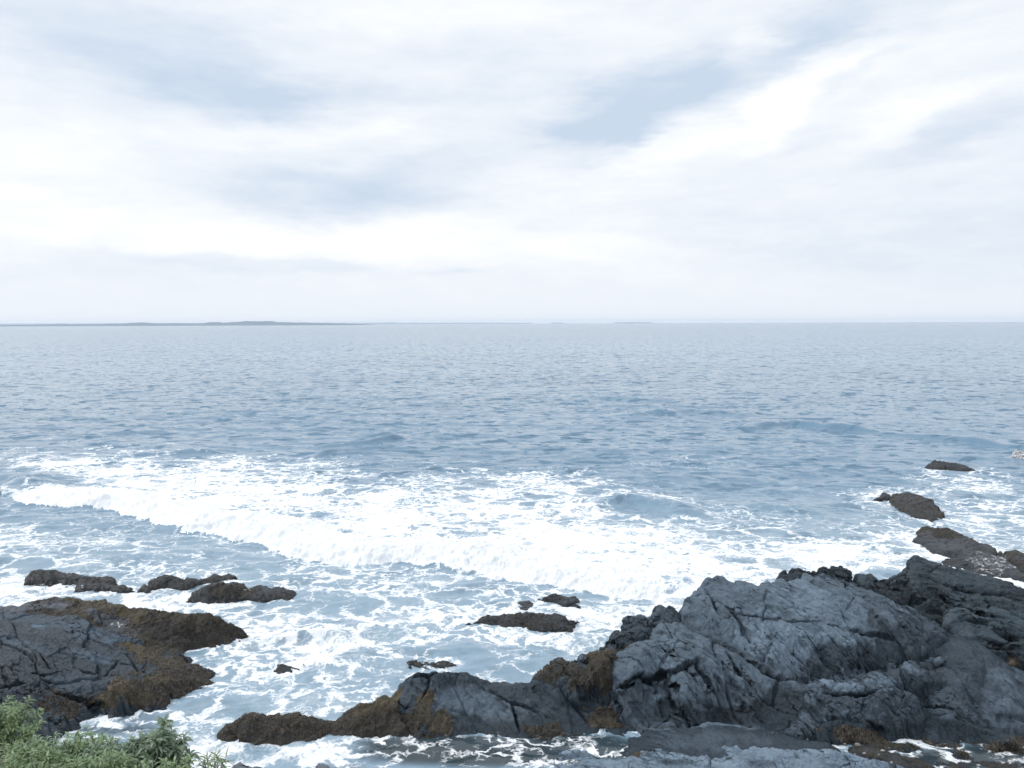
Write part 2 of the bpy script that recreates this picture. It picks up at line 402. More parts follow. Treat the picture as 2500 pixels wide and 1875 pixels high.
def seat(outline, inner, wm):
    """keep a low rock's height in step with its depth from front to back, so its back never lies nearer than its front"""
    def k(u, v): q = px(u, v, 0.0); return q[1] / H
    def res(p):
        u, v, z = p; hits = []
        for a, b in zip(outline, outline[1:] + outline[:1]):
            if (a[0] - u) * (b[0] - u) <= 0 and a[0] != b[0]:
                t = (u - a[0]) / (b[0] - a[0]); hits.append((a[1] + t * (b[1] - a[1]), a[2] + t * (b[2] - a[2])))
        if len(hits) < 2: return p
        vf, zf = max(hits); vb = min(hits)[0]
        if vf - vb < 3 or v > vf - 2: return p
        yf = (H - zf) * k(u, vf); need = yf + wm * (vf - v) / (vf - vb) * min(1.0, (vf - vb) / 25.0 + .25)
        return (u, v, min(z, H - need / k(u, v)))
    o2_ = [res(p) for p in outline]; i2_ = [res(p) for p in inner]
    return o2_, i2_
def rock(name, label, outline, inner=(), mat=None, tone=0.25, tones=(), weed=0.0, weeds=(), gold=0.25, golds=(),
         wash=0.0, washes=(), cracks=(), seed=1, strike=-42, res=None, edge=0.10, drop=3.2, rough=1.0, lump=0.0,
         zmin=-0.5, facet=(0.75, 0.10), facet2=(0.22, 0.035), aspect=4.0, bevel=0.06, strands=0, slen=0.12,
         cat='rock', group=None, collar=True, hatchamp=0.0, lift=0.0, depth=None, wet=(0.30, 0.0)):
    mat = mat or M_OUT
    if depth is None and mat is M_SEA: depth = .5
    if mat is M_SEA and name in ('sea_rock', 'seaweed_spur'):
        outline = [(p[0], p[1], max(p[2], .09)) for p in outline]
    if depth: outline, inner = seat(outline, inner, depth)
    pw = [px(*p) for p in outline]; iw = [px(*p) for p in inner]
    for p_ in pw + iw: p_[2] += lift
    pts = np.array(pw + iw); poly = np.array(pw)[:, :2]
    # smooth height surface through all given points
    K = lambda d2: np.sqrt(d2 + 0.10)
    if weed > .3: bevel = max(bevel, .09)
    if mat is M_SEA and collar and lift == 0 and cat == 'rock' and name != 'seaweed_ledge': lift = .05
    n = len(pts); d2 = ((pts[:, None, :2] - pts[None, :, :2]) ** 2).sum(-1)
    M = np.zeros((n + 3, n + 3)); M[:n, :n] = K(d2) - np.eye(n) * 0.02
    M[:n, n] = M[n, :n] = 1; M[:n, n + 1:] = pts[:, :2]; M[n + 1:, :n] = pts[:, :2].T
    coef = np.linalg.solve(M, np.concatenate([pts[:, 2], [0, 0, 0]]))
    def hgt(X, Y):
        r = coef[n] + coef[n + 1] * X + coef[n + 2] * Y
        for i in range(n): r = r + coef[i] * K((X - pts[i, 0]) ** 2 + (Y - pts[i, 1]) ** 2)
        return r
    def onsurf(u, v):
        zs = np.linspace(3.2, -.3, 500)          # walk down the sight line until it meets the rock
        q = np.array([px(u, v, z_) for z_ in zs]); f = hgt(q[:, 0], q[:, 1]) - zs
        k = int(np.argmax(f > 0)) if (f > 0).any() else int(np.argmax(f))
        return q[k, :2]
    mg = 0.45
    x0, y0 = poly.min(0) - mg; x1, y1 = poly.max(0) + mg
    dist = (y0 + y1) / 2
    if res is None: res = max(0.0115, dist / 754 * 0.55)
    nx = int((x1 - x0) / res) + 2; ny = int((y1 - y0) / res) + 2
    X, Y = np.meshgrid(np.linspace(x0, x1, nx), np.linspace(y0, y1, ny))
    # ragged outline
    s0 = seed * 17
    Xw = X + .7 * edge * (fbm(X / 0.5, Y / 0.5, s0, 4, 0.6)); Yw = Y + .7 * edge * (fbm(X / 0.5, Y / 0.5, s0 + 9, 4, 0.6))
    a = R(strike); ca, sa = math.cos(a), math.sin(a)
    if rough > .55 and weed < .3:
        _, _, idj, _, _ = cells((X * ca + Y * sa) / .34, (-X * sa + Y * ca) / .15, s0 + 12)
        Xw = Xw + edge * .9 * (_RND[idj] - .5); Yw = Yw + edge * .9 * (_RND[(idj * 3 + 1) & 4095] - .5)
    d, qx, qy, _, _ = seg_dist(Xw, Yw, poly, True)
    ins = inside(Xw, Yw, poly)
    sd_ = np.where(ins, d, -d)
    Z = np.where(ins, hgt(Xw, Yw), hgt(qx, qy))
    # bevel towards the rim, then the flank
    Z = Z - bevel * np.exp(-np.clip(sd_, 0, None) / (bevel * 1.2 + 1e-3)) - np.where(ins, 0, drop * d + 1.0 * d * d)
    # slate plates: flat cells with crisp breaks, long along the strike
    al = (X * ca + Y * sa); ac = (-X * sa + Y * ca)
    wx = 0.12 * fbm(X / 0.9, Y / 0.9, s0 + 20, 3); wy = 0.05 * fbm(X / 0.9, Y / 0.9, s0 + 25, 3)
    det = 0.03 * fbm(X / 1.6, Y / 1.6, s0 + 50, 3, .45) + 0.016 * fbm(X / 0.3, Y / 0.3, s0 + 54, 4, .6) + 0.006 * fbm(X / 0.06, Y / 0.06, s0 + 53, 2, .6)
    zone = sstep(-.25, .45, fbm(X / 1.1, Y / 1.1, s0 + 44, 3))
    for (sz, am, asp), k in (((facet[0] * 1.6, facet[1], 2.6), 0), ((facet[0] * .7, facet[1] * .5, aspect), 1), ((facet2[0], facet2[1] * .8, aspect), 2)):
        f1, ed, idd, ox, oy = cells((al + wx) / (sz * asp ** 0.5), (ac + wy) / (sz / asp ** 0.5), s0 + 31 + k)
        t1 = _RND[idd] - 0.5; t2 = _RND[(idd * 3 + 5) & 4095] - 0.5; t3 = _RND[(idd * 5 + 1) & 4095]
        dd_ = am * ((1.35 if k == 0 else 1.0) * t1 + (1.1 if k < 2 else .5) * t2 * ox + (0.15 + t3 * (1.0 if k < 2 else .6)) * oy)
        if k == 0: dd_ = dd_ - am * 0.6 * np.exp(-(ed / 0.022) ** 2)
        det = det + dd_ * (zone if k == 2 else 1)
    if hatchamp: det = det + hatchamp * ridged(al / 0.7, ac / 0.12, s0 + 40, 4, 0.6) * zone
    weedy = 0.035 * fbm(X / 0.5, Y / 0.5, s0 + 60, 4, 0.55) + 0.020 * fbm(X / 0.12, Y / 0.12, s0 + 66, 3, 0.6)
    U, V = proj(X, Y, Z)
    nzm = fbm(X / 0.55, Y / 0.55, s0 + 70, 5, 0.6)
    Wd = np.clip(blobmix(np.full(X.shape, weed), U, V, weeds, nzm), 0, 1)
    # detail is pushed along the local normal of the smooth form
    gy_, gx_ = np.gradient(Z, Y[1, 0] - Y[0, 0], X[0, 1] - X[0, 0])
    gl = np.minimum(1.0, 2.0 / (np.hypot(gx_, gy_) + 1e-6)); gx_ = gx_ * gl; gy_ = gy_ * gl
    nl = np.sqrt(1 + gx_ ** 2 + gy_ ** 2)
    D_ = det * rough * (1 - 0.8 * Wd) + weedy * (0.25 + Wd) * 0.9 + lump * fbm(X / 0.9, Y / 0.9, s0 + 80, 4, 0.5)
    crack_shade = np.zeros(X.shape)  # shade along the cracks, painted into the rock tone
    for ck in cracks:
        path, wd, dp = ck[0], ck[1], ck[2]; stp = ck[3] if len(ck) > 3 else 0.0
        P = np.array([onsurf(*p[:2]) for p in path])
        Xc = X + 0.018 * fbm(X / 0.25, Y / 0.25, s0 + 90, 3); Yc = Y + 0.018 * fbm(X / 0.25, Y / 0.25, s0 + 95, 3)
        vals = np.full(len(P), 1.0); vals[0] = 0.3; vals[-1] = 0.2
        dd, _, _, side, vv = seg_dist(Xc, Yc, P, False, vals)
        w2 = wd * .85; dp2 = min(.30, .06 + 1.5 * dp) if dp < .3 else .5
        D_ = D_ - dp2 * vv * np.exp(-(dd / w2) ** 3) + 1.4 * stp * side * np.exp(-dd / 0.3) * vv
        crack_shade = np.maximum(crack_shade, vv * np.exp(-(dd / (w2 * 1.5)) ** 2))
    Zf = Z + D_
    NX, NY, NZ = -gx_ / nl * D_, -gy_ / nl * D_, D_ / nl
    Z = Z + NZ
    # knock the flanks about in 3-D
    st = sstep(0.25, -0.15, sd_)
    dx = (0.018 + 0.06 * st) * gn3(X / 0.35, Y / 0.35, Z / 0.22, s0 + 3); dy = (0.018 + 0.06 * st) * gn3(X / 0.35, Y / 0.35, Z / 0.22, s0 + 4)
    dz = 0.02 * gn3(X / 0.12, Y / 0.12, Z / 0.12, s0 + 5)
    Xo, Yo, Zo = X + NX + dx, Y + NY + dy, Z + dz
    V3 = np.stack([Xo, Yo, Zo], -1).reshape(-1, 3)
    q = grid_quads(ny, nx)
    keep = (Zf.ravel()[q] > zmin).any(1)
    q = q[keep]
    used = np.unique(q); mp = np.zeros(len(V3), np.int64); mp[used] = np.arange(len(used))
    V3 = V3[used]; q = mp[q]
    U, V = proj(Xo, Yo, Zo)
    T = blobmix(np.full(X.shape, tone), U, V, tones, nzm)
    wetline = sstep(wet[0], wet[1], Zo + 0.10 * nzm)
    T = T * (1 - 0.75 * wetline) * (1 - .55 * crack_shade)
    G = np.clip(blobmix(np.full(X.shape, gold), U, V, golds, nzm), 0, 1)
    Wh = np.clip(blobmix(np.full(X.shape, wash), U, V, washes, nzm), 0, 1)
    if collar: Wh = np.maximum(Wh, 0.75 * sstep(0.09, 0.0, Zo + 0.05 * nzm) * (Zo > -0.2))
    fl = lambda a_: a_.ravel()[used]
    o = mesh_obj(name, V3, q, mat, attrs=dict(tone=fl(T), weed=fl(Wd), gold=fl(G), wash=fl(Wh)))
    tag(o, label, cat, group)
    if collar: ROCK_POLYS.append(poly)
    if strands:
        add_strands(o, Xo, Yo, Zo, Wd, G, strands, slen, seed)
    return o

def weed_material():
    m, t, out = material('seaweed')
    r = t.attr('rnd'); g = t.attr('gold')
    c = t.mix(r, (0.016, 0.015, 0.014, 1), (0.062, 0.053, 0.043, 1))
    c = t.mix(t.math('MULTIPLY', g, t.math('MULTIPLY_ADD', r, 0.7, 0.3)), c, (0.16, 0.122, 0.065, 1))
    b = t.new('ShaderNodeBsdfPrincipled'); t.set(b, 'Base Color', c); t.set(b, 'Roughness', 0.45)
    t.set(out, 0, b.outputs[0]); return m
M_WEED = weed_material()
def add_strands(parent, X, Y, Z, W, G, count, slen, seed):
    rs = np.random.RandomState(seed + 500); count = int(count * .4)
    gy, gx = np.gradient(Z); res = X[0, 1] - X[0, 0]
    gx = gx / res; gy = gy / res
    pr = ((W.ravel() - 0.35).clip(0, 1)) * (Z.ravel() > 0.0) * (np.hypot(gx, gy).ravel() < 3)
    if pr.sum() == 0: return
    idx = rs.choice(len(pr), count, p=pr / pr.sum())
    # downhill direction with scatter
    dxh, dyh = -gx.ravel()[idx], -gy.ravel()[idx]
    s = np.hypot(dxh, dyh) + 1e-6
    dirx = dxh / s + rs.normal(0, 0.8, count); diry = dyh / s + rs.normal(0, 0.8, count) - 0.3
    n = np.hypot(dirx, diry) + 1e-6; dirx /= n; diry /= n
    slope = (gx.ravel()[idx] * dirx + gy.ravel()[idx] * diry).clip(-2.2, 0.6)
    slen = slen * .42; L = slen * rs.uniform(0.5, 1.5, count); wd = rs.uniform(0.003, 0.006, count)
    P0 = np.stack([X.ravel()[idx], Y.ravel()[idx], Z.ravel()[idx]], -1)
    P0[:, :2] += rs.normal(0, 0.012, (count, 2))
    perp = np.stack([-diry, dirx, np.zeros(count)], -1)
    K = 4; vs = []
    fac = 1 / np.sqrt(1 + slope ** 2)
    lift = rs.uniform(0.004, 0.022, count)
    for k in range(K):
        t = k / (K - 1)
        c = P0.copy()
        c[:, 0] += dirx * L * t * fac; c[:, 1] += diry * L * t * fac
        c[:, 2] += slope * L * t * fac + lift * math.sin(min(1, t * 1.1) * math.pi) * 1.2 + 0.004
        wk = wd * (1.0, 1.2, 1.0, 0.25)[k]
        vs += [c - perp * wk[:, None], c + perp * wk[:, None]]
    V = np.stack(vs, 1).reshape(-1, 3)
    b = (np.arange(count) * 2 * K)[:, None]
    q = np.concatenate([b + np.array([2 * k, 2 * k + 1, 2 * k + 3, 2 * k + 2])[None] for k in range(K - 1)])
    rnd = np.repeat(rs.rand(count), 2 * K); g = np.repeat(G.ravel()[idx], 2 * K)
    o = mesh_obj('seaweed', V, q, M_WEED, parent, smooth=False, attrs=dict(rnd=rnd, gold=g)); o['kind'] = 'stuff'

zl = lambda v: max(0.0, (1800 - v) * 0.0053)
def zz(f, pts, dz=0.0):     # lift outline points on to the outcrop's general slope
    o = []
    for p in pts:
        u, v = f(p[0], p[1]); o.append((u, v, max(-0.05, zl(v) + dz + (p[2] if len(p) > 2 else 0))))
    return o

# ---- the big outcrop, slab by slab
o1 = zz(A, [(1365,470),(1430,370),(1520,310),(1518,262),(1560,250),(1680,238),(1810,288),(1850,252),(2000,272),(2212,240)], .10) + \
     zz(B, [(90,318),(210,262),(400,240),(560,290),(700,330),(830,385),(1000,480),(1200,565),(1400,680),(1510,760)], .08) + \
     zz(B, [(1400,880),(1250,965),(1060,1085),(700,1180),(430,1240),(300,1215),(0,1200)], .0) + \
     zz(A, [(2080,1050),(1900,900),(1740,810),(1580,740),(1420,650),(1365,560)], .02)
rock('slate_slab', 'large pale grey slab with hatched surface at the top of the right outcrop', o1,
     zz(A, [(1700,600),(2000,700)], .14) + zz(B, [(300,600),(700,500),(600,900),(1000,750),(200,900)], .12),
     tone=0.46, seed=3, edge=.06, rough=.9, facet=(0.8, .11), facet2=(0.22, .045), strike=-40, hatchamp=.03,
     tones=[(*A(1650,450),90,60,0,0.40), (*A(1800,650),90,40,-30,0.37), (*A(2050,780),110,45,-30,0.72), (*B(300,520),130,50,-25,0.61),
            (*B(100,900),80,60,-20,0.76), (*B(650,870),75,35,0,0.72), (*B(150,1080),80,30,-5,0.58), (*B(950,620),80,30,-20,0.61),
            (*B(700,450),130,35,-30,0.36), (*B(900,560),60,20,-20,0.29),
            (*B(750,1080),135,26,0,0.08), (*B(420,1110),90,40,15,0.10), (*B(520,990),60,25,0,0.16), (*B(1150,900),100,60,-20,0.10), (*B(1350,760),70,40,-30,0.20)],
     cracks=[([A(1700,620), A(1900,590), A(2212,600), B(250,710), B(420,730)], .018, .0),
             ([B(20,560), B(250,620), B(430,740), B(640,810)], .04, .10, .03),
             ([B(680,480), B(610,600)], .02, .05), ([B(640,790), B(820,840), B(1060,870)], .04, .08),
             ([A(1750,500), A(1820,600), A(1900,720), A(2000,800)], .03, .05), ([B(860,400), B(1100,560), B(1300,700)], .03, .06),
             ([A(1560,330), A(1640,480), A(1700,600)], .03, .05)], bevel=.05, drop=4.5)
o2 = zz(A, [(1190,590),(1320,600),(1420,650),(1600,700),(1800,780),(2000,900),(2212,1040)], .06) + \
     zz(B, [(150,1140),(500,1140),(700,1230),(720,1400),(700,1560),(640,1640)], -.03) + \
     [E(500,350,.18), D(2212,330,.22), D(1900,250,.22), D(1500,230,.22), D(1100,270,.15), D(980,330,.08), D(860,240,.12), D(800,170,.25)] + \
     zz(A, [(800,1400),(740,1200),(715,1050),(735,860),(790,825),(950,750),(1080,670)], .0)
rock('slate_slab', 'blue grey slab crossed by one long dark crack, below and left of the hatched slab', o2,
     zz(A, [(1000,950),(1300,850),(1300,1150),(1700,1100),(1500,900),(1900,1100),(2000,1250),(2120,1180),(1650,850)], .12) + zz(B, [(80,1260),(200,1300)], .12) + zz(A, [(1200,1400),(1700,1420)], -.12) + zz(A, [(2050,1440)], -.04),
     tone=0.38, seed=5, edge=.06, facet=(0.7, .11), facet2=(0.26, .03), rough=.8,
     tones=[(*A(1050,900),80,35,0,0.40), (*A(1100,1010),60,22,5,0.52), (*A(1200,990),30,14,0,0.65), (*A(1350,1200),80,35,-10,0.49), (*A(1000,1200),60,25,0,0.36),
            (*A(1800,1050),80,50,-40,0.43), (*A(1250,750),50,22,-35,0.48), (*A(1130,1300),14,8,0,0.72),
            (*A(1350,1430),260,30,2,0.08), (*A(1950,1440),200,45,5,0.03), (*A(870,1380),60,45,0,0.18), (*A(1730,1330),35,14,-15,0.40), (*A(1480,1380),30,8,-20,0.36),
            (*B(120,1450),60,60,0,0.04)],
     cracks=[([A(730,1200), A(900,1170), A(1150,1095), A(1350,1040), A(1510,970)], .035, .16, -.03),
             ([A(980,765), A(1060,820), A(1180,850), A(1250,920), A(1390,960), A(1440,1010)], .035, .09, .04),
             ([A(1490,970), A(1500,1060), A(1560,1150), A(1610,1240)], .06, .22),
             ([A(1500,960), A(1560,1040)], .03, .1), ([A(1640,1130), A(1720,1240)], .025, .09),
             ([A(1750,880), A(1830,1010), A(1900,1100), A(1990,1210)], .03, .08, .02), ([A(1780,1150), A(1920,1280)], .03, .10),
             ([A(1190,790), A(1280,890)], .02, .06), ([A(1310,760), A(1460,860)], .02, .05), ([A(1520,800), A(1580,900)], .02, .05),
             ([A(1180,1170), A(1220,1280), A(1290,1420)], .025, .07), ([A(1620,1260), A(1680,1370)], .03, .1), ([A(1820,1250), A(1890,1380)], .04, .1),
             ([A(1370,1040), A(1450,1100), A(1500,1130)], .02, .05), ([A(720,1200), A(760,1330), A(830,1450)], .04, .12), ([A(1380,640), A(1580,745), A(1740,815), A(1900,905), A(2080,1055), B(0,1205), B(300,1222)], .07, .15)], bevel=.08)
o3 = zz(A, [(868,560),(1080,540),(1120,493),(1320,508),(1370,545),(1420,660),(1200,700),(1050,800),(900,900),(790,930)], -.06) + \
     zz(A, [(760,1260),(400,1270),(20,1160),(10,1130),(70,1085),(60,1050),(110,1000),(250,910),(400,935),(430,888),(580,880),(660,800),(690,700),(860,655),(875,610)], -.12)
rock('crag', 'dark rugged crag with brown seaweed, behind the cracked blue grey slab', o3,
     zz(A, [(500,1000),(700,900),(650,1100),(950,700)], .02), tone=.10, seed=8, weed=.0, facet=(0.5, .16), facet2=(0.16, .06), edge=.12,
     weeds=[(*A(620,1020),95,60,20,1), (*A(300,1050),90,30,0,.75), (*A(800,760),50,20,20,.35)], gold=.28, golds=[(*A(600,930),40,18,20,.5)],
     tones=[(*A(1100,580),70,20,0,.18), (*A(400,940),40,10,0,.6)], cracks=[([A(880,600), A(1000,640), A(1150,600)], .04, .1)], strands=2600, slen=.10, drop=3.5)
# dark hump with the seaweed skirt
o4 = [Cc(540,610,.70), Cc(590,500,.85), Cc(660,420,1.0), Cc(730,340,1.12), Cc(765,310,1.15), Cc(900,300,1.15), Cc(1100,298,1.12), Cc(1290,320,1.08), Cc(1380,358,1.0), Cc(1440,393,.95),
      Cc(1660,410,.92), Cc(1900,400,.92), Cc(2212,400,.9), A(400,1230,.78), A(740,1230,.75), A(800,1400,.5), A(900,1500,.25), D(930,280,.06),
      D(820,370,.0), D(600,370,-.03), Cc(1900,930,-.02), Cc(1650,940,-.03), Cc(1300,950,-.04), Cc(1000,955,-.05), Cc(900,985,-.05), Cc(780,950,-.05), Cc(570,870,-.04), Cc(300,880,-.04), Cc(300,720,.25), Cc(480,690,.45)]
rock('slate_hump', 'low dark slate hump with golden seaweed skirt, left of the cracked slab', o4,
     [Cc(900,700,.42), Cc(1200,600,.72), Cc(1600,650,.6), Cc(1300,800,.35), Cc(2000,700,.5), Cc(700,520,.85), Cc(1050,450,.95), A(500,1400,.45), Cc(1650,820,.28)],
     tone=.06, seed=11, depth=1.15, facet=(.6, .07), facet2=(.2, .03), rough=.5,
     weeds=[(*Cc(430,640),55,38,20,1), (*Cc(700,780),110,36,-15,1), (*Cc(980,830),45,32,0,1), (*Cc(850,640),22,40,-25,.9), (*Cc(880,930),40,22,0,1), (*D(680,230),55,38,-10,1), (*Cc(1950,880),60,22,0,.8)],
     gold=.22, golds=[(*Cc(470,600),45,32,25,.95), (*Cc(990,820),30,26,0,.7), (*Cc(860,620),20,32,-20,.6), (*Cc(350,620),25,14,0,.7), (*D(640,250),30,14,0,.4)],
     tones=[(*Cc(1300,600),120,35,-10,.34), (*Cc(1500,720),70,18,-5,.46), (*Cc(700,520),45,40,20,.14), (*Cc(1650,620),60,12,-25,.40), (*Cc(1000,900),60,10,0,.4)],
     cracks=[([Cc(760,370), Cc(900,395), Cc(1000,340)], .03, .10, .03), ([Cc(560,630), Cc(690,665), Cc(800,640), Cc(870,520), Cc(930,420)], .04, .15, .03),
             ([Cc(1650,600), Cc(1690,740), Cc(1720,870)], .03, .10), ([A(470,1230), A(500,1300)], .05, .14), ([A(370,1230), A(390,1380), A(500,1520)], .045, .16),
             ([Cc(1400,480), Cc(1700,620), Cc(1900,700)], .03, .06)], strands=9000, slen=.13, drop=3.0)
o5 = [Cc(590,505,.72), Cc(500,525,.66), Cc(400,565,.6), Cc(280,568,.56), Cc(190,650,.42), Cc(160,705,.34), R2(740,1095,.34), R2(670,1080,.42), R2(600,1062,.50), R2(520,1048,.55), R2(440,1075,.48),
      R2(400,1095,.42), R2(330,1062,.5), R2(240,1064,.48), R2(170,1120,.34), R2(110,1180,.15), R2(80,1222,-.02), R2(110,1243,-.05), R2(350,1250,-.05), R2(600,1243,-.05), R2(760,1200,-.03), R2(960,1198,-.03),
      Cc(500,850,-.03), Cc(700,830,.15), Cc(620,640,.55)]
rock('seaweed_spur', 'brown seaweed covered spur with two rounded humps in the foam at bottom centre', o5,
     [R2(350,1150,.36), R2(560,1140,.42), R2(900,1120,.35), Cc(350,700,.42)], mat=M_SEA, tone=.12, weed=.78, gold=.22, seed=14, rough=.5, edge=.06, lump=.05,
     golds=[(*Cc(400,620),60,26,20,.85), (*R2(520,1080),30,12,0,.45), (*R2(300,1090),30,12,0,.4)],
     tones=[(*R2(120,1210),30,20,0,.0)], strands=9000, slen=.10, drop=3.0)
rock('reef_rock', 'small jagged dark rock awash just behind the slate hump', [Cc(690,290,.0), Cc(760,235,.12), Cc(860,215,.22), Cc(980,215,.22), Cc(1100,240,.15), Cc(1150,250,.05), Cc(1120,300,.02), Cc(950,320,.0), Cc(780,325,.0)],
     [Cc(900,260,.2)], mat=M_SEA, tone=.1, weed=.5, seed=15, edge=.16, rough=1.3, facet=(.3, .12), facet2=(.12, .08), drop=1.2, zmin=-.3)
# middle right plates
o6 = zz(B, [(160,1370),(240,1295),(420,1242),(630,1198),(900,1178),(1060,1100),(1190,1005),(1400,1080),(1240,1240),(1135,1285),(1225,1420),(1215,1545),(1050,1630),(700,1650),(500,1600),(350,1580),(230,1500)], .10)
rock('slate_slab', 'broken pale plate lying under the wet dark band, middle of the right outcrop', o6,
     zz(B, [(600,1350),(900,1300),(500,1500),(800,1500)], .13), tone=.14, seed=21, facet=(.5, .12), facet2=(.2, .05), rough=.9, strike=-25,
     tones=[(*B(620,1290),58,24,-5,.72), (*B(900,1260),60,20,0,.58), (*B(1180,1090),36,24,-30,.58), (*B(300,1330),35,15,0,.5), (*B(700,1450),130,30,0,.22), (*B(280,1400),25,25,0,.4), (*B(670,1530),22,7,0,.6)],
     cracks=[([B(620,1200), B(640,1270), B(700,1300)], .03, .08), ([B(420,1360), B(600,1370), B(760,1385), B(900,1340)], .035, .10, .04), ([B(260,1350), B(290,1400)], .04, .1),
             ([B(1160,1010), B(1250,950)], .05, .15), ([B(350,1380), B(520,1560)], .04, .10)], gold=.3)
o7 = zz(B, [(1135,1285),(1250,1220),(1400,1090),(1290,1030),(1230,980),(1400,830),(1500,740),(1650,760),(1900,880),(2212,1060),(2600,1200),(2750,1500)], -.04) + \
     [E(2700,300,.5), E(2600,450,.1), E(2212,455,.05), E(1900,500,.02), E(1700,530,.0), E(1500,525,.0), E(1300,470,.03), E(1100,440,.08), E(900,380,.15), E(700,330,.18), E(550,340,.16), E(380,350,.12), E(200,330,.14), E(60,330,.15), E(0,180,.35), E(200,150,.45), E(380,190,.42)] + zz(B, [(900,1560),(1225,1430)], -.06)
rock('smooth_boulder', 'big smooth dark slate boulder in the bottom right corner of the outcrop', o7,
     zz(B, [(1600,950),(1800,1100),(1600,1300),(2000,1300),(2212,1500),(1500,1600)], .10) + [E(1700,300,.52), E(1300,250,.62), E(2100,300,.5)],
     tone=.06, seed=25, rough=.5, facet=(1.2, .12), facet2=(.3, .03), lump=.06, bevel=.12,
     weeds=[(*E(250,260),50,22,0,.7), (*E(700,360),75,20,-5,.95), (*E(1200,430),90,20,-8,.95), (*E(1800,480),120,26,5,.9), (*E(2150,450),60,25,10,.9), (*E(1800,330),80,25,0,.25)],
     gold=.22, tones=[(*B(2100,1350),70,90,0,.36), (*B(1700,1500),120,30,-15,.28), (*B(1400,820),80,45,-25,.10), (*B(1700,880),60,40,-20,.08), (*B(1800,1000),80,35,0,.12),
                     (*B(1260,800),14,6,0,.9), (*B(1330,860),12,10,0,.7), (*B(1420,1330),10,8,0,.8), (*B(1320,1020),35,10,-10,.5), (*B(1270,1465),22,8,0,.7), (*B(1600,1300),80,50,0,.17)],
     cracks=[([B(1200,990), B(1300,1050), B(1520,1085)], .035, .12), ([B(1400,1080), B(1330,1150), B(1240,1240)], .04, .16), ([B(1130,1290), B(1190,1370), B(1225,1440), B(1215,1540)], .05, .2),
             ([B(1240,1400), B(1420,1480), B(1700,1600)], .04, .06, .03), ([B(980,1545), B(1000,1600), B(1050,1625)], .04, .14), ([B(1110,1450), B(1210,1510)], .03, .08),
             ([B(2000,1580), B(2212,1620)], .06, .12)], strands=9000, slen=.13)
o8 = zz(B, [(1160,250),(1175,190),(1190,150),(1222,128),(1330,168),(1500,208),(1740,268),(2000,300),(2140,350),(2230,410),(2500,520),(2800,800)], .0) + \
     zz(B, [(2800,1300),(2500,1250),(2212,1120),(2050,1010),(1850,900),(1700,830),(1520,740),(1560,640),(1550,540),(1350,480),(1180,400)], .02)
rock('slate_slab', 'dark blue green tilted slab with long parallel ledges, back right of the outcrop', o8,
     zz(B, [(1500,360),(1800,480),(2100,600),(1900,760),(2300,900)], .06), mat=M_BACK, tone=.16, seed=31, strike=-24, rough=1.0, facet=(.6, .12), facet2=(.22, .05), aspect=7, hatchamp=.02,
     tones=[(*B(1700,320),130,22,-12,.30), (*B(1900,640),110,30,-15,.45), (*B(1750,740),100,40,-15,.5), (*B(2000,820),80,30,-15,.45), (*B(1700,450),120,20,-12,.3)],
     washes=[(*B(2120,560),50,36,0,.62), (*B(2200,480),20,16,0,.5)], weeds=[(*B(2130,1080),32,30,0,.95)], golds=[(*B(2100,1060),30,26,0,.8)],
     cracks=[([B(1300,300), B(1500,365), B(1700,405), B(1950,460), B(2212,520)], .09, .20, .06), ([B(1560,570), B(1680,600), B(1850,650), B(2010,695)], .10, .38, .08),
             ([B(1230,180), B(1500,270), B(1800,340), B(2100,430)], .04, .08, .03), ([B(1400,430), B(1550,520), B(1760,560)], .05, .12, .04),
             ([B(1650,700), B(1850,735), B(1900,750)], .05, .12), ([B(1950,800), B(2100,860), B(2212,880)], .05, .10), ([B(1800,860), B(2050,930), B(2212,1000)], .05, .10)],
     strands=900, slen=.15, drop=4.0, bevel=.05, edge=.05)
o9 = zz(B, [(728,285),(800,262),(950,248),(1100,290),(1180,268),(1220,420),(1400,480),(1560,560),(1540,680),(1400,700),(1100,560),(850,430),(728,350)], -.10)
rock('crag', 'low dark crag in the cleft between the hatched slab and the tilted slab', o9, zz(B, [(900,340),(1000,430)], -.28) + zz(B, [(1300,560),(1450,620)], -.75),
     mat=M_BACK, tone=.12, seed=33, rough=1.2, facet=(.4, .12), facet2=(.15, .06), edge=.10, tones=[(*B(780,320),25,14,0,.4), (*B(1350,560),110,30,-20,.0)],
     washes=[(*B(980,295),10,4,0,.6)], drop=4.0)
rock('crag', 'pair of small black crags poking up behind the top of the hatched slab', zz(B, [(28,300),(60,262),(110,225),(250,204),(300,225),(350,242),(365,200),(470,180),(560,192),(640,230),(652,292),(560,330),(400,300),(200,320),(30,370)], -.05), [],
     mat=M_BACK, tone=.12, seed=36, rough=1.3, facet=(.35, .14), facet2=(.12, .06), edge=.12, washes=[(*B(480,195),25,5,0,.45)], drop=5.0)
# front ledges
rock('slate_ledge', 'low smooth dark ledge in front of the right outcrop', [D(760,560,.02), D(800,450,.04), D(880,370,.08), D(960,310,.18), D(1050,262,.24), D(1400,252,.30), D(1500,222,.34), D(1650,212,.35), D(1800,222,.34), D(2050,270,.30), D(2212,315,.27),
      E(200,370,.24), E(420,375,.24), E(520,420,.2), E(600,500,.12), E(560,600,.1), E(200,640,.1), D(2000,640,.1), D(1500,640,.05), D(1000,640,.02)], [D(1500,420,.24), D(1200,430,.18), E(200,450,.2)],
     tone=.08, seed=41, wet=(.1,-.1), rough=.4, facet=(1.0, .03), facet2=(.3, .01), strike=-15,
     tones=[(*D(1800,250),90,9,-6,.50), (*D(1450,245),30,7,0,.45), (*D(1500,400),130,22,0,.2), (*D(1100,280),30,8,0,.4)], gold=.2, weeds=[(*E(480,480),30,16,0,.5)], collar=False)
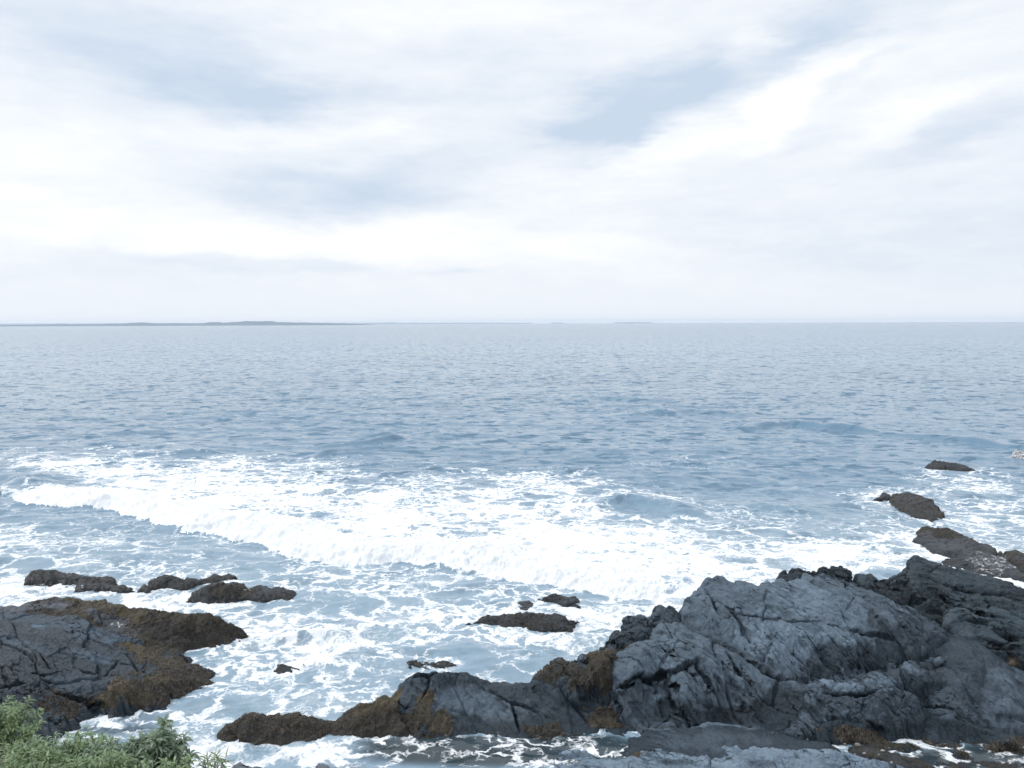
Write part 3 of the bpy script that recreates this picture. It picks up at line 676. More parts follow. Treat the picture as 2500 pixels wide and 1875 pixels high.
rock('slate_ledge', 'pale flaky ledge of thin layers along the bottom edge of the photo', [D(150,590,-.02), D(200,545,.03), D(320,498,.06), D(560,520,.05), D(780,560,.05), D(980,492,.12), D(1150,490,.14), D(1400,525,.12), D(1500,590,.06), D(1600,490,.16), D(1740,432,.24), D(1880,445,.24), D(1990,470,.2),
      D(2212,490,.2), E(200,512,.2), E(400,520,.2), E(650,560,.18), E(850,600,.14), E(1080,660,.08), E(1100,900,.1), E(0,1100,.2), D(1200,1100,.15), D(300,1000,.05), D(0,800,-.05)],
     [D(1800,600,.22), D(600,640,.10), D(1200,600,.14), E(400,640,.22)], tone=.85, seed=43, rough=1.0, hatchamp=.03, strike=-14, facet=(.45, .11), facet2=(.16, .07), aspect=6,
     cracks=[([D(200,600), D(450,610), D(720,645)], .03, .08, .02), ([D(1000,545), D(1250,570), D(1500,615)], .03, .08, .02), ([D(1600,560), D(1900,570), D(2200,605)], .03, .08, .02), ([D(1900,500), D(2000,540), D(2100,555)], .03, .08),
             ([E(0,575), E(250,580), E(500,610)], .03, .08, .02), ([E(150,520), E(200,600), E(260,640)], .03, .06), ([D(1750,450), D(1880,490)], .02, .08)],
     tones=[(*D(700,540),45,10,0,.3), (*D(1350,590),50,14,-8,.25), (*D(2100,600),40,12,0,.45), (*D(1300,540),60,8,-5,.9)], weeds=[(*D(640,500),30,10,0,.7), (*D(900,530),28,8,0,.7)], golds=[(*D(900,530),28,10,0,.8), (*D(640,500),40,10,0,.5)], strands=900, slen=.06, collar=False, wet=(.02, -.15))
rock('weedy_rock', 'low brown rock under hanging weed near the bottom right corner', [E(580,520,.10), E(640,420,.12), E(800,400,.14), E(980,440,.14), E(1200,500,.10), E(1400,540,.06), E(1700,555,.05), E(2000,560,.05), E(2250,560,.06), E(2700,600,.08), E(2700,900,.0), E(1800,760,-.03), E(1300,800,.0), E(900,760,.05), E(700,620,.08)], [E(1000,560,.12)],
     mat=M_SEA, tone=.28, weed=.55, gold=.3, seed=45, rough=.9, facet=(.25, .07), facet2=(.1, .03), strands=1500, slen=.08, collar=False)

# ---- left group
rock('sea_rock', 'long low rock at the far left, brown grey, first rock from the left edge', [R1(160,322,-.03), R1(185,285,.12), R1(225,240,.36), R1(310,228,.45), R1(400,243,.4), R1(500,262,.33), R1(640,288,.25), R1(750,303,.18), R1(775,332,.03), R1(600,334,.0), R1(500,325,-.02), R1(380,322,-.03), R1(250,326,-.03)],
     [R1(300,280,.35)], mat=M_SEA, tone=.18, weed=.55, gold=.15, seed=51, rough=.8, lump=.05, tones=[(*R1(560,285),70,10,-5,.5), (*R1(300,250),50,10,0,.25)], strands=900, slen=.1)
rock('sea_rock', 'flat rock lying just in front of the first long rock at left', [R1(500,377,-.03), R1(512,330,.15), R1(560,316,.2), R1(640,330,.18), R1(720,322,.2), R1(770,338,.12), R1(860,348,.1), R1(908,375,-.02), R1(780,380,-.03), R1(620,364,.0)],
     [R1(700,345,.15)], mat=M_SEA, tone=.16, weed=.5, gold=.12, seed=52, rough=.9, washes=[(*R1(555,350),3,8,0,.9), (*R1(700,325),30,4,0,.5)], edge=.1)
rock('sea_rock', 'slim crescent rock behind the foam streaked one, left of centre', [R1(930,377,-.03), R1(1000,332,.18), R1(1048,286,.35), R1(1130,279,.38), R1(1250,302,.28), R1(1340,300,.2), R1(1420,288,.25), R1(1455,268,.32), R1(1540,261,.32), R1(1600,277,.2), R1(1520,306,.05), R1(1360,334,.03), R1(1220,365,-.03), R1(1120,350,.03), R1(1000,376,-.03)],
     [R1(1130,310,.28), R1(1520,280,.25)], mat=M_SEA, tone=.14, weed=.55, gold=.15, seed=53, rough=.9, tones=[(*R1(1380,300),40,8,0,.45)], washes=[(*R1(1330,318),45,6,5,.6)], edge=.09, strands=700, slen=.1)
rock('sea_rock', 'dark humped rock with foam streaming over its top, left of centre', [R1(1258,442,-.03), R1(1290,393,.2), R1(1370,348,.42), R1(1440,322,.5), R1(1540,314,.48), R1(1620,318,.4), R1(1720,343,.3), R1(1800,345,.3), R1(1900,348,.26), R1(1992,386,.05), R1(1980,432,-.03), R1(1820,442,-.03), R1(1700,436,-.02), R1(1550,440,-.02), R1(1400,458,-.03)],
     [R1(1450,390,.32), R1(1600,380,.28), R1(1680,385,.1), R1(1850,390,.16)], mat=M_SEA, tone=.14, weed=.5, gold=.18, seed=54, rough=1.0,
     washes=[(*R1(1660,380),34,16,-40,.75), (*R1(1480,335),50,7,0,.45), (*R1(1750,420),50,8,0,.5)], tones=[(*R1(1450,350),45,6,0,.6), (*R1(1880,380),35,12,0,.4)], edge=.1, strands=700, slen=.1, weeds=[(*R1(1560,400),50,18,0,.8)])
rock('seaweed_ledge', 'long brown ledge furred with seaweed, behind the dark slate ledge at left', [R1(-250,470,.7), R1(-80,480,.75), R1(80,488,.72), R1(150,488,.74), R1(200,445,.9), R1(360,427,.95), R1(500,433,.93), R1(640,431,.95), R1(740,449,.92), R1(860,476,.85), R1(1000,486,.84), R1(1100,500,.8), R1(1250,520,.75),
      R1(1380,545,.66), R1(1480,565,.58), R1(1580,590,.5), R1(1640,640,.32), R1(1740,674,.2), R1(1800,690,.12), R1(1862,710,-.03), R1(1830,727,-.04), R1(1720,735,-.04), R1(1600,768,-.04), R1(1450,796,-.04), R1(1280,835,-.04), R1(1200,840,.0), R1(900,780,.3), R1(500,700,.5), R1(0,650,.6), R1(-250,620,.6)],
     [R1(900,560,.62), R1(1200,620,.5), R1(1400,680,.26), R1(1100,720,.3), R1(600,510,.78), R1(300,500,.75), R1(800,620,.5), R1(1500,640,.36)], mat=M_SEA, tone=.3, weed=.8, gold=.3, seed=55, rough=.8, lump=.08,
     weeds=[(*R1(80,515),70,14,0,.15), (*R1(320,500),60,10,0,.4), (*R1(780,620),50,20,-20,.0), (*R1(760,570),14,8,0,.1)],
     golds=[(*R1(780,490),110,20,-8,.8), (*R1(850,540),80,20,-20,.7), (*R1(550,520),70,15,-5,.5), (*R1(1150,540),70,12,-8,.45), (*R1(1250,700),110,28,-10,.12), (*R1(1560,690),60,16,0,.12), (*R1(200,460),18,8,0,.6)],
     tones=[(*R1(300,495),50,6,0,.8), (*R1(60,510),60,12,0,.55), (*R1(1500,590),50,8,-10,.7)], washes=[(*R1(800,618),42,12,-5,.95), (*R1(1570,603),16,4,0,.5), (*R1(1220,790),25,5,-20,.6)], strands=11000, slen=.12)
rock('slate_ledge', 'dark blue slate ledge with orange brown weed on its toe, bottom left', [R1(-400,560,1.0), R1(-100,528,.95), R1(0,528,.92), R1(60,540,.9), R1(250,552,.86), R1(430,572,.82), R1(640,622,.72), R1(850,702,.56), R1(1000,768,.42), R1(1180,775,.32), R1(1240,792,.25), R1(1282,832,.08), R1(1240,858,.22), R1(1400,915,.12), R1(1495,952,-.02),
      R1(1420,1000,-.0), R1(1492,1035,-.04), R1(1440,1078,-.05), R1(1300,1120,-.05), R1(1200,1165,-.05), R1(1100,1205,-.05), R1(880,1248,-.05), R1(720,1270,-.05), R1(640,1260,-.02), R1(540,1290,-.02), R1(480,1330,.0), R1(400,1420,.0), R1(200,1500,.1), R1(-200,1500,.3), R1(-400,1200,.6)],
     [R1(300,750,.78), R1(700,800,.6), R1(100,900,.75), R1(500,950,.55), R1(900,930,.42), R1(1150,900,.32), R1(300,1120,.4), R1(850,1080,.38), R1(700,1130,.32), R1(1100,1080,.2), R1(550,1200,.15), R1(1300,970,.16), R1(800,900,.5)],
     mat=M_LEFT, depth=.8, tone=.10, seed=57, strike=-33, rough=.9, facet=(.8, .12), facet2=(.28, .04), aspect=5, hatchamp=.01,
     weeds=[(*R1(1150,900),110,42,-20,.95), (*R1(1050,1070),150,50,5,.98), (*R1(450,1180),60,34,-35,.75), (*R1(900,790),40,14,-25,.8), (*R1(1180,790),40,14,-10,.9), (*R1(820,870),25,22,0,.0), (*R1(300,1180),14,12,0,.8)],
     gold=.2, golds=[(*R1(930,800),34,16,-20,.95), (*R1(790,1090),55,28,25,.85), (*R1(1060,980),35,18,0,.6), (*R1(1100,850),50,16,-20,.5), (*R1(900,1120),60,20,0,.5)],
     tones=[(*R1(700,700),150,18,-15,.48), (*R1(300,600),120,14,-8,.36), (*R1(250,630),18,3,0,1.3), (*R1(600,830),60,10,-15,.5), (*R1(150,750),70,12,-20,.42), (*R1(850,740),60,5,-18,.85), (*R1(500,1010),60,25,-10,.28)],
     cracks=[([R1(520,930), R1(620,955), R1(700,965), R1(800,870)], .06, .22, .04), ([R1(100,1020), R1(300,1060), R1(450,1100), R1(600,1160), R1(720,1200)], .07, .26, .05),
             ([R1(0,900), R1(130,935), R1(300,965), R1(420,940)], .05, .14, .04), ([R1(60,700), R1(260,830), R1(340,930)], .03, .08, .03), ([R1(200,620), R1(400,650), R1(640,740), R1(780,800)], .03, .07, .02),
             ([R1(0,720), R1(150,800), R1(260,900)], .03, .07), ([R1(860,830), R1(950,950), R1(1090,950)], .04, .08), ([R1(-100,1010), R1(0,1030), R1(200,1040)], .06, .18), ([R1(640,650), R1(850,740), R1(1000,780)], .02, .06)],
     strands=12000, slen=.13)
rock('reef_rock', 'nearly drowned dark rock showing through foam in the left channel', [R1(1740,955,-.05), R1(1800,912,.02), R1(1880,885,.08), R1(1980,855,.14), R1(2050,872,.12), R1(2090,905,.03), R1(2020,945,-.02), R1(1900,960,-.05)], [R1(1980,890,.12)],
     mat=M_SEA, tone=.1, weed=.3, seed=58, rough=.8, edge=.12, wash=.25, drop=1.0, zmin=-.3)
# ---- middle rocks
rock('sea_rock', 'dark ragged rock in the middle of the surf, nearer of the pair', [R2(1572,521,-.04), R2(1680,489,.12), R2(1760,482,.18), R2(1850,478,.2), R2(1960,461,.3), R2(2060,470,.3), A(0,512,.32), A(80,532,.3), A(180,545,.28), A(280,530,.3), A(340,565,.25), A(425,603,.06), A(380,650,-.02), A(340,692,-.04), A(200,690,-.04), A(60,680,-.04), R2(2050,580,-.04), R2(1900,558,-.03), R2(1800,545,-.03), R2(1700,527,-.04)],
     [A(100,600,.22), A(250,600,.24), R2(1950,510,.2)], mat=M_SEA, tone=.14, weed=.6, gold=.15, seed=61, rough=1.2, facet=(.35, .1), facet2=(.14, .05), edge=.12, tones=[(*R2(1830,515),20,10,0,.4), (*A(300,670),30,8,0,.4)], washes=[(*A(40,670),30,8,0,.5)], strands=1200, slen=.09)
rock('sea_rock', 'smaller dark rock with pinkish flank, farther of the pair in the surf', [A(45,388,-.02), A(120,370,.1), A(180,346,.26), A(300,358,.24), A(405,374,.18), A(430,400,.06), A(410,458,-.04), A(300,455,-.03), A(210,425,.0), A(140,405,-.02)],
     [A(280,400,.15)], mat=M_SEA, tone=.12, weed=.5, gold=.1, seed=62, rough=1.1, facet=(.35, .1), edge=.1, tones=[(*A(310,425),26,8,0,.65)])
rock('reef_rock', 'thin brown rock shelf awash left of the pair in the surf', [R2(1820,432,-.04), R2(1880,400,.04), R2(1940,388,.09), R2(1985,405,.06), R2(1980,432,.0), R2(1930,455,.02), R2(1880,462,-.03), R2(1850,445,-.04)], [R2(1930,415,.06)],
     mat=M_SEA, tone=.5, weed=.3, gold=.4, seed=63, rough=.6, wash=.2, edge=.1, drop=1.2, zmin=-.3)
# ---- right rocks
rock('sea_rock', 'farthest rock out at right, small flat and black', [R4(938,503,-.04), R4(1000,466,.25), R4(1075,457,.34), R4(1200,474,.25), R4(1300,490,.22), R4(1420,541,-.02), R4(1300,548,-.05), R4(1130,532,-.05), R4(1000,527,-.05)], [R4(1100,500,.2)],
     mat=M_SEA, tone=.08, weed=.4, gold=.05, seed=71, rough=1.3, edge=.15)
rock('sea_rock', 'oval dark brown rock ringed by foam, second from farthest at right', [R4(640,822,.02), R4(630,790,.1), R4(660,752,.2), R4(700,745,.26), R4(770,729,.45), R4(900,758,.5), R4(1050,828,.48), R4(1145,905,.3), R4(1100,972,.0), R4(1000,985,-.05), R4(850,955,-.05), R4(760,910,-.04), R4(660,862,-.03)],
     [R4(900,860,.32), R4(1020,910,.2)], mat=M_SEA, tone=.22, weed=.6, gold=.25, seed=72, rough=1.1, edge=.12, washes=[(*R4(780,800),20,5,0,.5)], strands=1000, slen=.12)
rock('sea_rock', 'tiny black rock tip at the left end of the oval one', [R4(495,812,-.04), R4(560,772,.08), R4(600,747,.12), R4(640,752,.1), R4(625,790,.02), R4(560,800,-.03)], [], mat=M_SEA, tone=.06, weed=.2, seed=73, rough=1.1, edge=.12, zmin=-.3)
rock('sea_rock', 'grey brown rock with two bumps, sloping into foam above the tilted slab', [R4(868,1090,-.02), R4(900,1060,.15), R4(950,1038,.32), R4(1060,1046,.35), R4(1150,1049,.42), R4(1280,1088,.42), R4(1380,1140,.36), R4(1480,1190,.3), R4(1620,1245,.2), R4(1560,1330,.0), R4(1300,1330,-.04), R4(1080,1290,-.05), R4(990,1250,-.05), R4(875,1165,-.05)],
     [R4(1050,1130,.26), R4(1300,1180,.2), R4(1150,1200,.12)], mat=M_SEA, tone=.32, weed=.5, gold=.2, seed=74, rough=1.0, edge=.12, weeds=[(*R4(1080,1230),60,16,0,.0), (*R4(1150,1080),60,20,0,.85)], tones=[(*R4(1080,1230),60,20,0,.45)], washes=[(*R4(1450,1260),50,16,-10,.7), (*R4(1180,1260),40,16,20,.5)], strands=800, slen=.12)
rock('awash_rock', 'grey rock sheeted with white wash just behind the tilted dark slab', [R4(1100,1370,.0), R4(1160,1290,.12), R4(1220,1238,.3), R4(1350,1240,.36), R4(1500,1270,.36), R4(1620,1300,.32), R4(1760,1400,.3), R4(1900,1500,.2), R4(1700,1520,-.0), R4(1400,1480,-.04), R4(1150,1420,-.04)], [R4(1400,1350,.2)],
     mat=M_SEA, tone=.28, weed=.0, seed=75, rough=.7, wash=.42, washes=[(*R4(1580,1380),70,34,-15,.85), (*R4(1200,1290),20,24,0,.6)], edge=.12)
rock('sea_rock', 'brown rock at the right edge beyond the wash', [R4(1615,1300,.1), R4(1640,1258,.35), R4(1720,1247,.45), R4(1843,1272,.45), R4(2050,1340,.4), R4(2300,1450,.2), R4(2250,1560,-.04), R4(1900,1480,.0), R4(1740,1400,.05)], [R4(1850,1340,.3)],
     mat=M_SEA, tone=.28, weed=.6, gold=.35, seed=76, rough=1.0, edge=.1, washes=[(*R4(1660,1300),10,22,0,.8)], strands=900, slen=.12)
rock('sea_rock', 'little rock at the right edge under a burst of spray, out past the others', [R4(1740,425,-.03), R4(1760,375,.4), R4(1790,362,.5), R4(1850,372,.4), R4(1900,400,.2), R4(1880,435,-.04)], [], mat=M_SEA, tone=.3, weed=.2, seed=77, rough=1.2, wash=1.0, edge=.12)
# bottom edge boulder tips
rock('shore_boulder', 'pinkish boulder top at the very bottom edge, beside the grassy tuft', [S(545,1900,.1), S(575,1872,.5), S(610,1866,.6), S(650,1874,.5), S(680,1910,.1), S(620,1990,.0)], [], mat=M_SEA, tone=.9, weed=.0, seed=81, rough=.6, collar=False)
rock('shore_boulder', 'pinkish boulder top at the very bottom edge, farther right of the tuft', [S(735,1905,.1), S(760,1870,.4), S(800,1866,.5), S(840,1873,.4), S(870,1910,.1), S(800,1980,.0)], [], mat=M_SEA, tone=.85, weed=.1, seed=82, rough=.6, collar=False)

# pebbles caught in the gully
def pebble_material():
    m, t, out = material('pebble'); r = t.new('ShaderNodeObjectInfo').outputs['Random']
    pos = t.new('ShaderNodeNewGeometry').outputs['Position']
    c = t.mix(r, (0.16, 0.16, 0.14, 1), (0.55, 0.54, 0.47, 1)); c = t.mix(t.math('MULTIPLY', t.noise(pos, 40, 4), 0.5), c, (0.1, 0.1, 0.09, 1))
    b = t.new('ShaderNodeBsdfPrincipled'); t.set(b, 'Base Color', c); t.set(b, 'Roughness', .7); t.set(out, 0, b.outputs[0]); return m
M_PEB = pebble_material()
def pebble(u, v, z, r, seed):
    n1, n2 = 14, 20
    th = np.linspace(0, np.pi, n1)[:, None]; ph = np.linspace(0, 2 * np.pi, n2, endpoint=False)[None, :]
    x = np.sin(th) * np.cos(ph); y = np.sin(th) * np.sin(ph); zc = np.cos(th) + 0 * ph
    rr = 1 + 0.35 * gn3(x * 1.3 + seed, y * 1.3, zc * 1.3, seed)
    rs = np.random.RandomState(seed); ax = rs.uniform(.8, 1.3), rs.uniform(.7, 1.0), rs.uniform(.45, .65)
    V = np.stack([x * rr * r * ax[0], y * rr * r * ax[1], zc * rr * r * ax[2]], -1).reshape(-1, 3)
    i = (np.arange(n1 - 1)[:, None] * n2 + np.arange(n2)[None]); j = (np.arange(n1 - 1)[:, None] * n2 + (np.arange(n2)[None] + 1) % n2)
    q = np.stack([i, i + n2, j + n2, j], -1).reshape(-1, 4)
    o = mesh_obj('pebble', V, q, M_PEB); o.location = px(u, v, z) + np.array([0, 0, 0])
    return o
PEB = [(715,435,.085,'largest roundish pale pebble in the gully at bottom right'), (775,513,.05,'small white pebble just below the largest pale one'), (905,525,.05,'pale pebble right of the white one in the gully'),
       (830,480,.05,'slim grey stone right of the largest pale pebble'), (215,345,.055,'angular pale green stone at the foot of the broken plate'), (265,388,.03,'tiny white pebble below the angular stone'), (1000,466,.03,'tiny white chip high in the gully'),
       (1020,595,.04,'pale pebble lowest in the gully near the bottom edge'), (940,490,.06,'dull grey stone between two pale pebbles'), (600,430,.04,'grey pebble left of the largest pale one'), (690,520,.035,'grey pebble below left of the largest pale one')]
for i, (X_, Y_, r_, lab) in enumerate(PEB):
    u, v = E(X_, Y_); tag(pebble(u, v, .14, r_ * .62, 100 + i), lab, 'pebble', 'pebbles caught in the gully')

# ------------------------------------------------------------------ the sea
def build_sea():
    NR, NC = 1150, 1300
    fpx = 754.0
    t = np.concatenate([np.linspace(1.25, 0.66, 60, endpoint=False), np.linspace(0.66, H / 14000.0, NR - 60)])
    dist = H / t
    azf = np.radians(np.concatenate([np.linspace(-64, -39, 40, endpoint=False), np.linspace(-39, 39, NC - 80), np.linspace(39, 64, 41)[1:]]))
    r, a = np.meshgrid(dist, azf, indexing='ij')
    # rows are straight lines across the view near, arcs further out
    X = r * np.tan(a) * np.clip(np.cos(a), 0, 1) ** sstep(3000, 9000, r); Y = r * np.clip(np.cos(a), 0, 1) ** sstep(3000, 9000, r)
    nc = len(azf)
    dy = np.abs(np.gradient(dist))[:, None] * np.ones((1, nc))
    Z = np.zeros(X.shape); DX = np.zeros(X.shape); DY = np.zeros(X.shape)
    rs = np.random.RandomState(4)
    near = slice(0, int((dist < 700).sum()))
    Xn, Yn = X[near], Y[near]; dyn = dy[near]
    mod = 0.65 + 0.6 * sstep(-.5, .6, fbm(Xn / 26, Yn / 14, 300, 3))
    zn = 0; dxn = 0; dyn_ = 0
    for i in range(64):
        Lw = 0.45 * (16 ** (i / 63.0)); ang = rs.normal(-100, 26 if Lw < 3 else 15); k = 2 * math.pi / Lw
        cx, cy = math.cos(R(ang)), math.sin(R(ang))
        sl = 0.026 if Lw < 2.5 else 0.011
        am = sl / k * rs.uniform(.6, 1.3)
        wt = np.clip(Lw / (dyn * 1.2) - 0.4, 0, 1) * mod
        ph = k * (Xn * cx + Yn * cy) + rs.uniform(0, 6.28) + 1.2 * gn2(Xn / (Lw * 4), Yn / (Lw * 4), 400 + i)
        s_, c_ = np.sin(ph), np.cos(ph)
        zn = zn + am * s_ * wt; dxn = dxn + am * cx * c_ * wt * 1.1; dyn_ = dyn_ + am * cy * c_ * wt * 1.1
    zn = zn + 0.05 * fbm(Xn / 14, Yn / 5, 310, 2) * sstep(14, 30, Yn)
    shore = sstep(30, 17, Yn)
    zn = zn * (1 - .45 * shore) ; dxn = dxn * (1 - .4 * shore); dyn_ = dyn_ * (1 - .4 * shore)
    # --- surf zone fields
    U, V = proj(Xn, Yn, np.zeros_like(Xn))
    nz = fbm(Xn / 1.6, Yn / 1.6, 320, 4, .6)
    foam = np.zeros(Xn.shape)
    foam = .30 * sstep(1150, 1290, V + 40 * nz)
    FB = [ # display-frame blobs: x, y, rx, ry, tilt, coverage
     (1600,1130,700,60,-4,.34),(200,1130,320,34,-8,.20),(150,1200,300,50,-6,.46),(600,1015,300,26,2,.45),(520,1000,90,12,0,.6),(1150,1050,330,36,-3,.62),(1500,1000,180,20,0,.2),
     (700,1085,520,60,-10,.76),(430,1060,430,36,-10,.82),(1050,1110,420,60,-4,.66),(1130,1170,480,60,-8,.78),(1400,1215,420,62,-6,.88),(1700,1185,420,32,-4,.66),(1850,1205,350,38,0,.78),(1950,1160,120,25,0,.6),
     (1900,1075,130,25,0,.46),(2140,1085,140,55,-10,.46),(2080,1030,140,20,0,.36),(2060,1015,90,10,0,.5),(1700,1085,230,34,-5,.10),(1400,1100,110,16,-5,.08),(1600,1040,300,30,0,.08),(1030,1040,40,8,0,.1),(840,1010,130,14,-4,.15),
     (60,1275,160,30,0,.82),(200,1290,260,22,0,.74),(350,1300,160,20,0,.74),(560,1330,260,32,-6,.66),(420,1350,100,18,-20,.5),(300,1215,140,22,0,.42),
     (820,1290,420,46,-6,.50),(1000,1350,330,70,0,.56),(760,1370,240,50,0,.60),(1180,1385,150,22,-4,.86),(1330,1340,110,50,-30,.70),(1010,1228,60,16,-10,.36),(1280,1290,130,16,-8,.5),(1300,1370,50,60,-30,.7),
     (1050,1440,210,44,-5,.22),(1130,1410,100,20,0,.3),(560,1415,150,20,10,.42),(480,1400,110,22,0,.62),(620,1440,70,18,0,.12),(760,1420,150,40,0,.62),(700,1480,220,60,10,.60),(800,1450,90,45,0,.5),
     (470,1480,60,22,20,.2),(450,1540,180,26,14,.62),(600,1480,120,40,0,.50),(300,1580,120,22,10,.40),(480,1590,140,34,0,.62),(560,1630,220,28,0,.72),(700,1640,130,18,0,.62),(240,1565,30,8,0,.8),
     (1000,1632,240,22,0,.42),(820,1602,110,12,0,.40),(1260,1606,90,10,0,.30),(1180,1620,60,14,0,.20),(2180,1650,80,22,0,.34),(2090,1185,70,24,0,.8),(2150,1255,120,20,-10,.9)]
    for (x_, y_, rx, ry, tl_, va) in FB:
        c, s = math.cos(R(tl_)), math.sin(R(tl_)); du = (U - x_ * 1.1302); dv = (V - y_ * 1.1302)
        aa = (du * c - dv * s) / (rx * 1.13); ee = (du * s + dv * c) / (ry * 1.13)
        va = va * .86
        foam = foam + (va - foam) * sstep(1.35, .45, np.sqrt(aa * aa + ee * ee) + nz * .35)
    foam = foam + .25 * fbm(Xn / 3.5, Yn / 2.2, 325, 4, .6) * sstep(.1, .4, foam) - .05 * sstep(.2, .5, foam) * sstep(.85, .7, foam)
    # breaking wave
    bl = [(5,1074,.45),(60,1092,.75),(130,1092,.9),(190,1097,.95),(240,1104,.95),(330,1133,1.0),(400,1152,1.0),(480,1160,1.0),(560,1181,1.0),(620,1203,1.0),(700,1216,1.0),(800,1223,.95),(880,1226,.9),(950,1226,.85),(1010,1238,.8),(1080,1252,.8),(1150,1268,.75),(1250,1280,.7),(1340,1296,.6),(1430,1306,.5),(1500,1310,.3)]
    bp = np.array([px(x_ * 1.1302, y_ * 1.1302, 0)[:2] for x_, y_, _ in bl]); bv = [b[2] for b in bl]
    wxx = .28 * fbm(Xn / 1.6, Yn / 1.6, 330, 5, .6); wyy = .28 * fbm(Xn / 1.6, Yn / 1.6, 336, 5, .6)
    box = (Yn > 15) & (Yn < 60)
    bz = np.zeros(Xn.shape); bf = np.zeros(Xn.shape)
    d_, _, _, sd_, vv = seg_dist((Xn + wxx)[box], (Yn + wyy)[box], bp, False, bv)
    behind = sd_ < 0
    xb, yb = Xn[box], Yn[box]
    ends = sstep(-.2, .2, vv)
    hh = vv * np.where(behind, np.exp(-(np.clip(d_ - .8, 0, 9) / 1.9) ** 2) * sstep(-.15, .95, d_), 0.0)
    # front lip rises fast over the first half metre
    turb = .5 + .5 * fbm(xb / 1.5, yb / .9, 340, 6, .55)
    hh = hh * (.58 + .30 * turb) * .85
    bz[box] = hh * 0.85
    bf[box] = np.where(behind, sstep(4.4, 1.3, d_ + .9 * fbm(xb / 2.2, yb / 1.2, 345, 4, .6)) * sstep(0.0, .12, d_), 0) * sstep(.35, .6, vv)
    bz[box] += .05 * bf[box] * fbm(xb / .35, yb / .25, 350, 4, .65)
    foam = np.maximum(foam, bf * 1.08)
    curl = np.exp(-(((U - 1010 * 1.13) / 75) ** 2 + ((V - 1222 * 1.13) / 22) ** 2))
    foam = foam - .50 * curl * (foam - .45)
    zn = zn + bz
    # unbroken swells
    def ridge(pts, h, wf, wb, warp=.25):
        P = np.array([px(x_ * 1.1302, y_ * 1.1302, 0)[:2] for x_, y_ in pts]); vals = [0] + [1] * (len(pts) - 2) + [0]
        bb = (Yn > P[:, 1].min() - 8) & (Yn < P[:, 1].max() + 12)
        k = warp * wb * 2
        d, _, _, sd, vv = seg_dist((Xn)[bb], (Yn + k * .6 * fbm(Xn / 6, Yn / 5, 364, 3))[bb], P, False, vals)
        g = np.where(sd < 0, np.exp(-(d / wb) ** 2), np.exp(-(d / wf) ** 2)) * h * sstep(0, 1, vv) * (.75 + .5 * fbm(Xn[bb] / 5, Yn[bb] / 5, 368, 3))
        zz_ = np.zeros(Xn.shape); zz_[bb] = g; return zz_
    zn = zn + ridge([(1560,935),(1660,922),(1700,917),(1780,926),(1850,932),(1960,942),(2080,955),(2212,972),(2350,985)], .50, .40, 1.3)
    zn = zn + ridge([(640,972),(740,962),(800,957),(850,950),(900,945)], .36, .3, .9) + ridge([(690,985),(780,980),(880,978)], .26, .28, .7) + ridge([(760,948),(830,942),(880,940)], .28, .3, .7) + ridge([(640,998),(740,975),(820,968),(910,968)], .34, .28, .7)
    zn = zn + ridge([(1180,1120),(1300,1092),(1360,1085),(1440,1098),(1540,1120)], .38, .6, 1.3) + ridge([(960,1240),(1000,1212),(1060,1222),(1110,1248)], .26, .45, .9, .1)
    zn = zn + ridge([(1280,905),(1400,893),(1500,890),(1600,897),(1700,890)], .30, .8, 2.0) + ridge([(1200,870),(1300,862),(1400,866),(1550,872)], .3, 1, 2.2)
    zn = zn + ridge([(-50,1030),(40,1035),(120,1060)], .5, .5, 1.2) + ridge([(480,1400),(600,1385),(700,1372),(820,1385)], .22, .25, .6)
    zn = zn + ridge([(860,880),(950,872),(1040,880)], .25, .8, 1.5) + ridge([(1540,1110),(1620,1098),(1720,1104),(1800,1118)], .25, .5, 1.2)
    zn = zn + ridge([(150,1000),(300,985),(420,975),(560,968)], .25, .7, 1.6) + ridge([(100,945),(260,935),(400,930)], .22, .7, 1.6)
    # collars round the rocks
    for poly in ROCK_POLYS:
        x0, y0 = poly.min(0) - 1.0; x1, y1 = poly.max(0) + 1.0
        bb = (Xn > x0) & (Xn < x1) & (Yn > y0) & (Yn < y1)
        if not bb.any(): continue
        d, _, _, _, _ = seg_dist(Xn[bb], Yn[bb], poly, True)
        ins = inside(Xn[bb], Yn[bb], poly)
        g = np.where(ins, 1, sstep(.55, 0, d + .2 * nz[bb]))
        far = 0.72 if poly[:, 1].mean() > 14.8 else 0.5
        foam[bb] = np.maximum(foam[bb], far * g * (.6 + .5 * nz[bb]))
        zn[bb] = zn[bb] * (1 - .4 * g)
    zn = zn + .035 * fbm(Xn / .5, Yn / .4, 370, 4, .6) * sstep(.15, .6, foam) + .05 * fbm(Xn / 1.6, Yn / 1.0, 376, 3) * shore
    # dark clear water over the shoal at the foot of the outcrop
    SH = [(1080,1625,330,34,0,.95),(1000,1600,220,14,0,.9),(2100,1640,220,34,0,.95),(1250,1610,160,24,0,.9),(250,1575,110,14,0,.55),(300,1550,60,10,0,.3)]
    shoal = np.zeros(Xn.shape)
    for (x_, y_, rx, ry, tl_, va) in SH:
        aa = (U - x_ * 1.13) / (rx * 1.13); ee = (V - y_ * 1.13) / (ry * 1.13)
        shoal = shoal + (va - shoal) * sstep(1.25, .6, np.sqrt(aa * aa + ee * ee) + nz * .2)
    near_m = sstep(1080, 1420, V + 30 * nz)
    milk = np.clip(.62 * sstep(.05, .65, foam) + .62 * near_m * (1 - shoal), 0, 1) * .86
    teal = curl
    Z[near] = zn; DX[near] = dxn; DY[near] = dyn_
    FO = np.zeros(X.shape); MI = np.zeros(X.shape); SHO = np.zeros(X.shape)
    FO[near] = np.clip(foam, 0, 1.15); MI[near] = milk * (1 - .45 * teal); SHO[near] = np.clip(shoal, 0, 1)
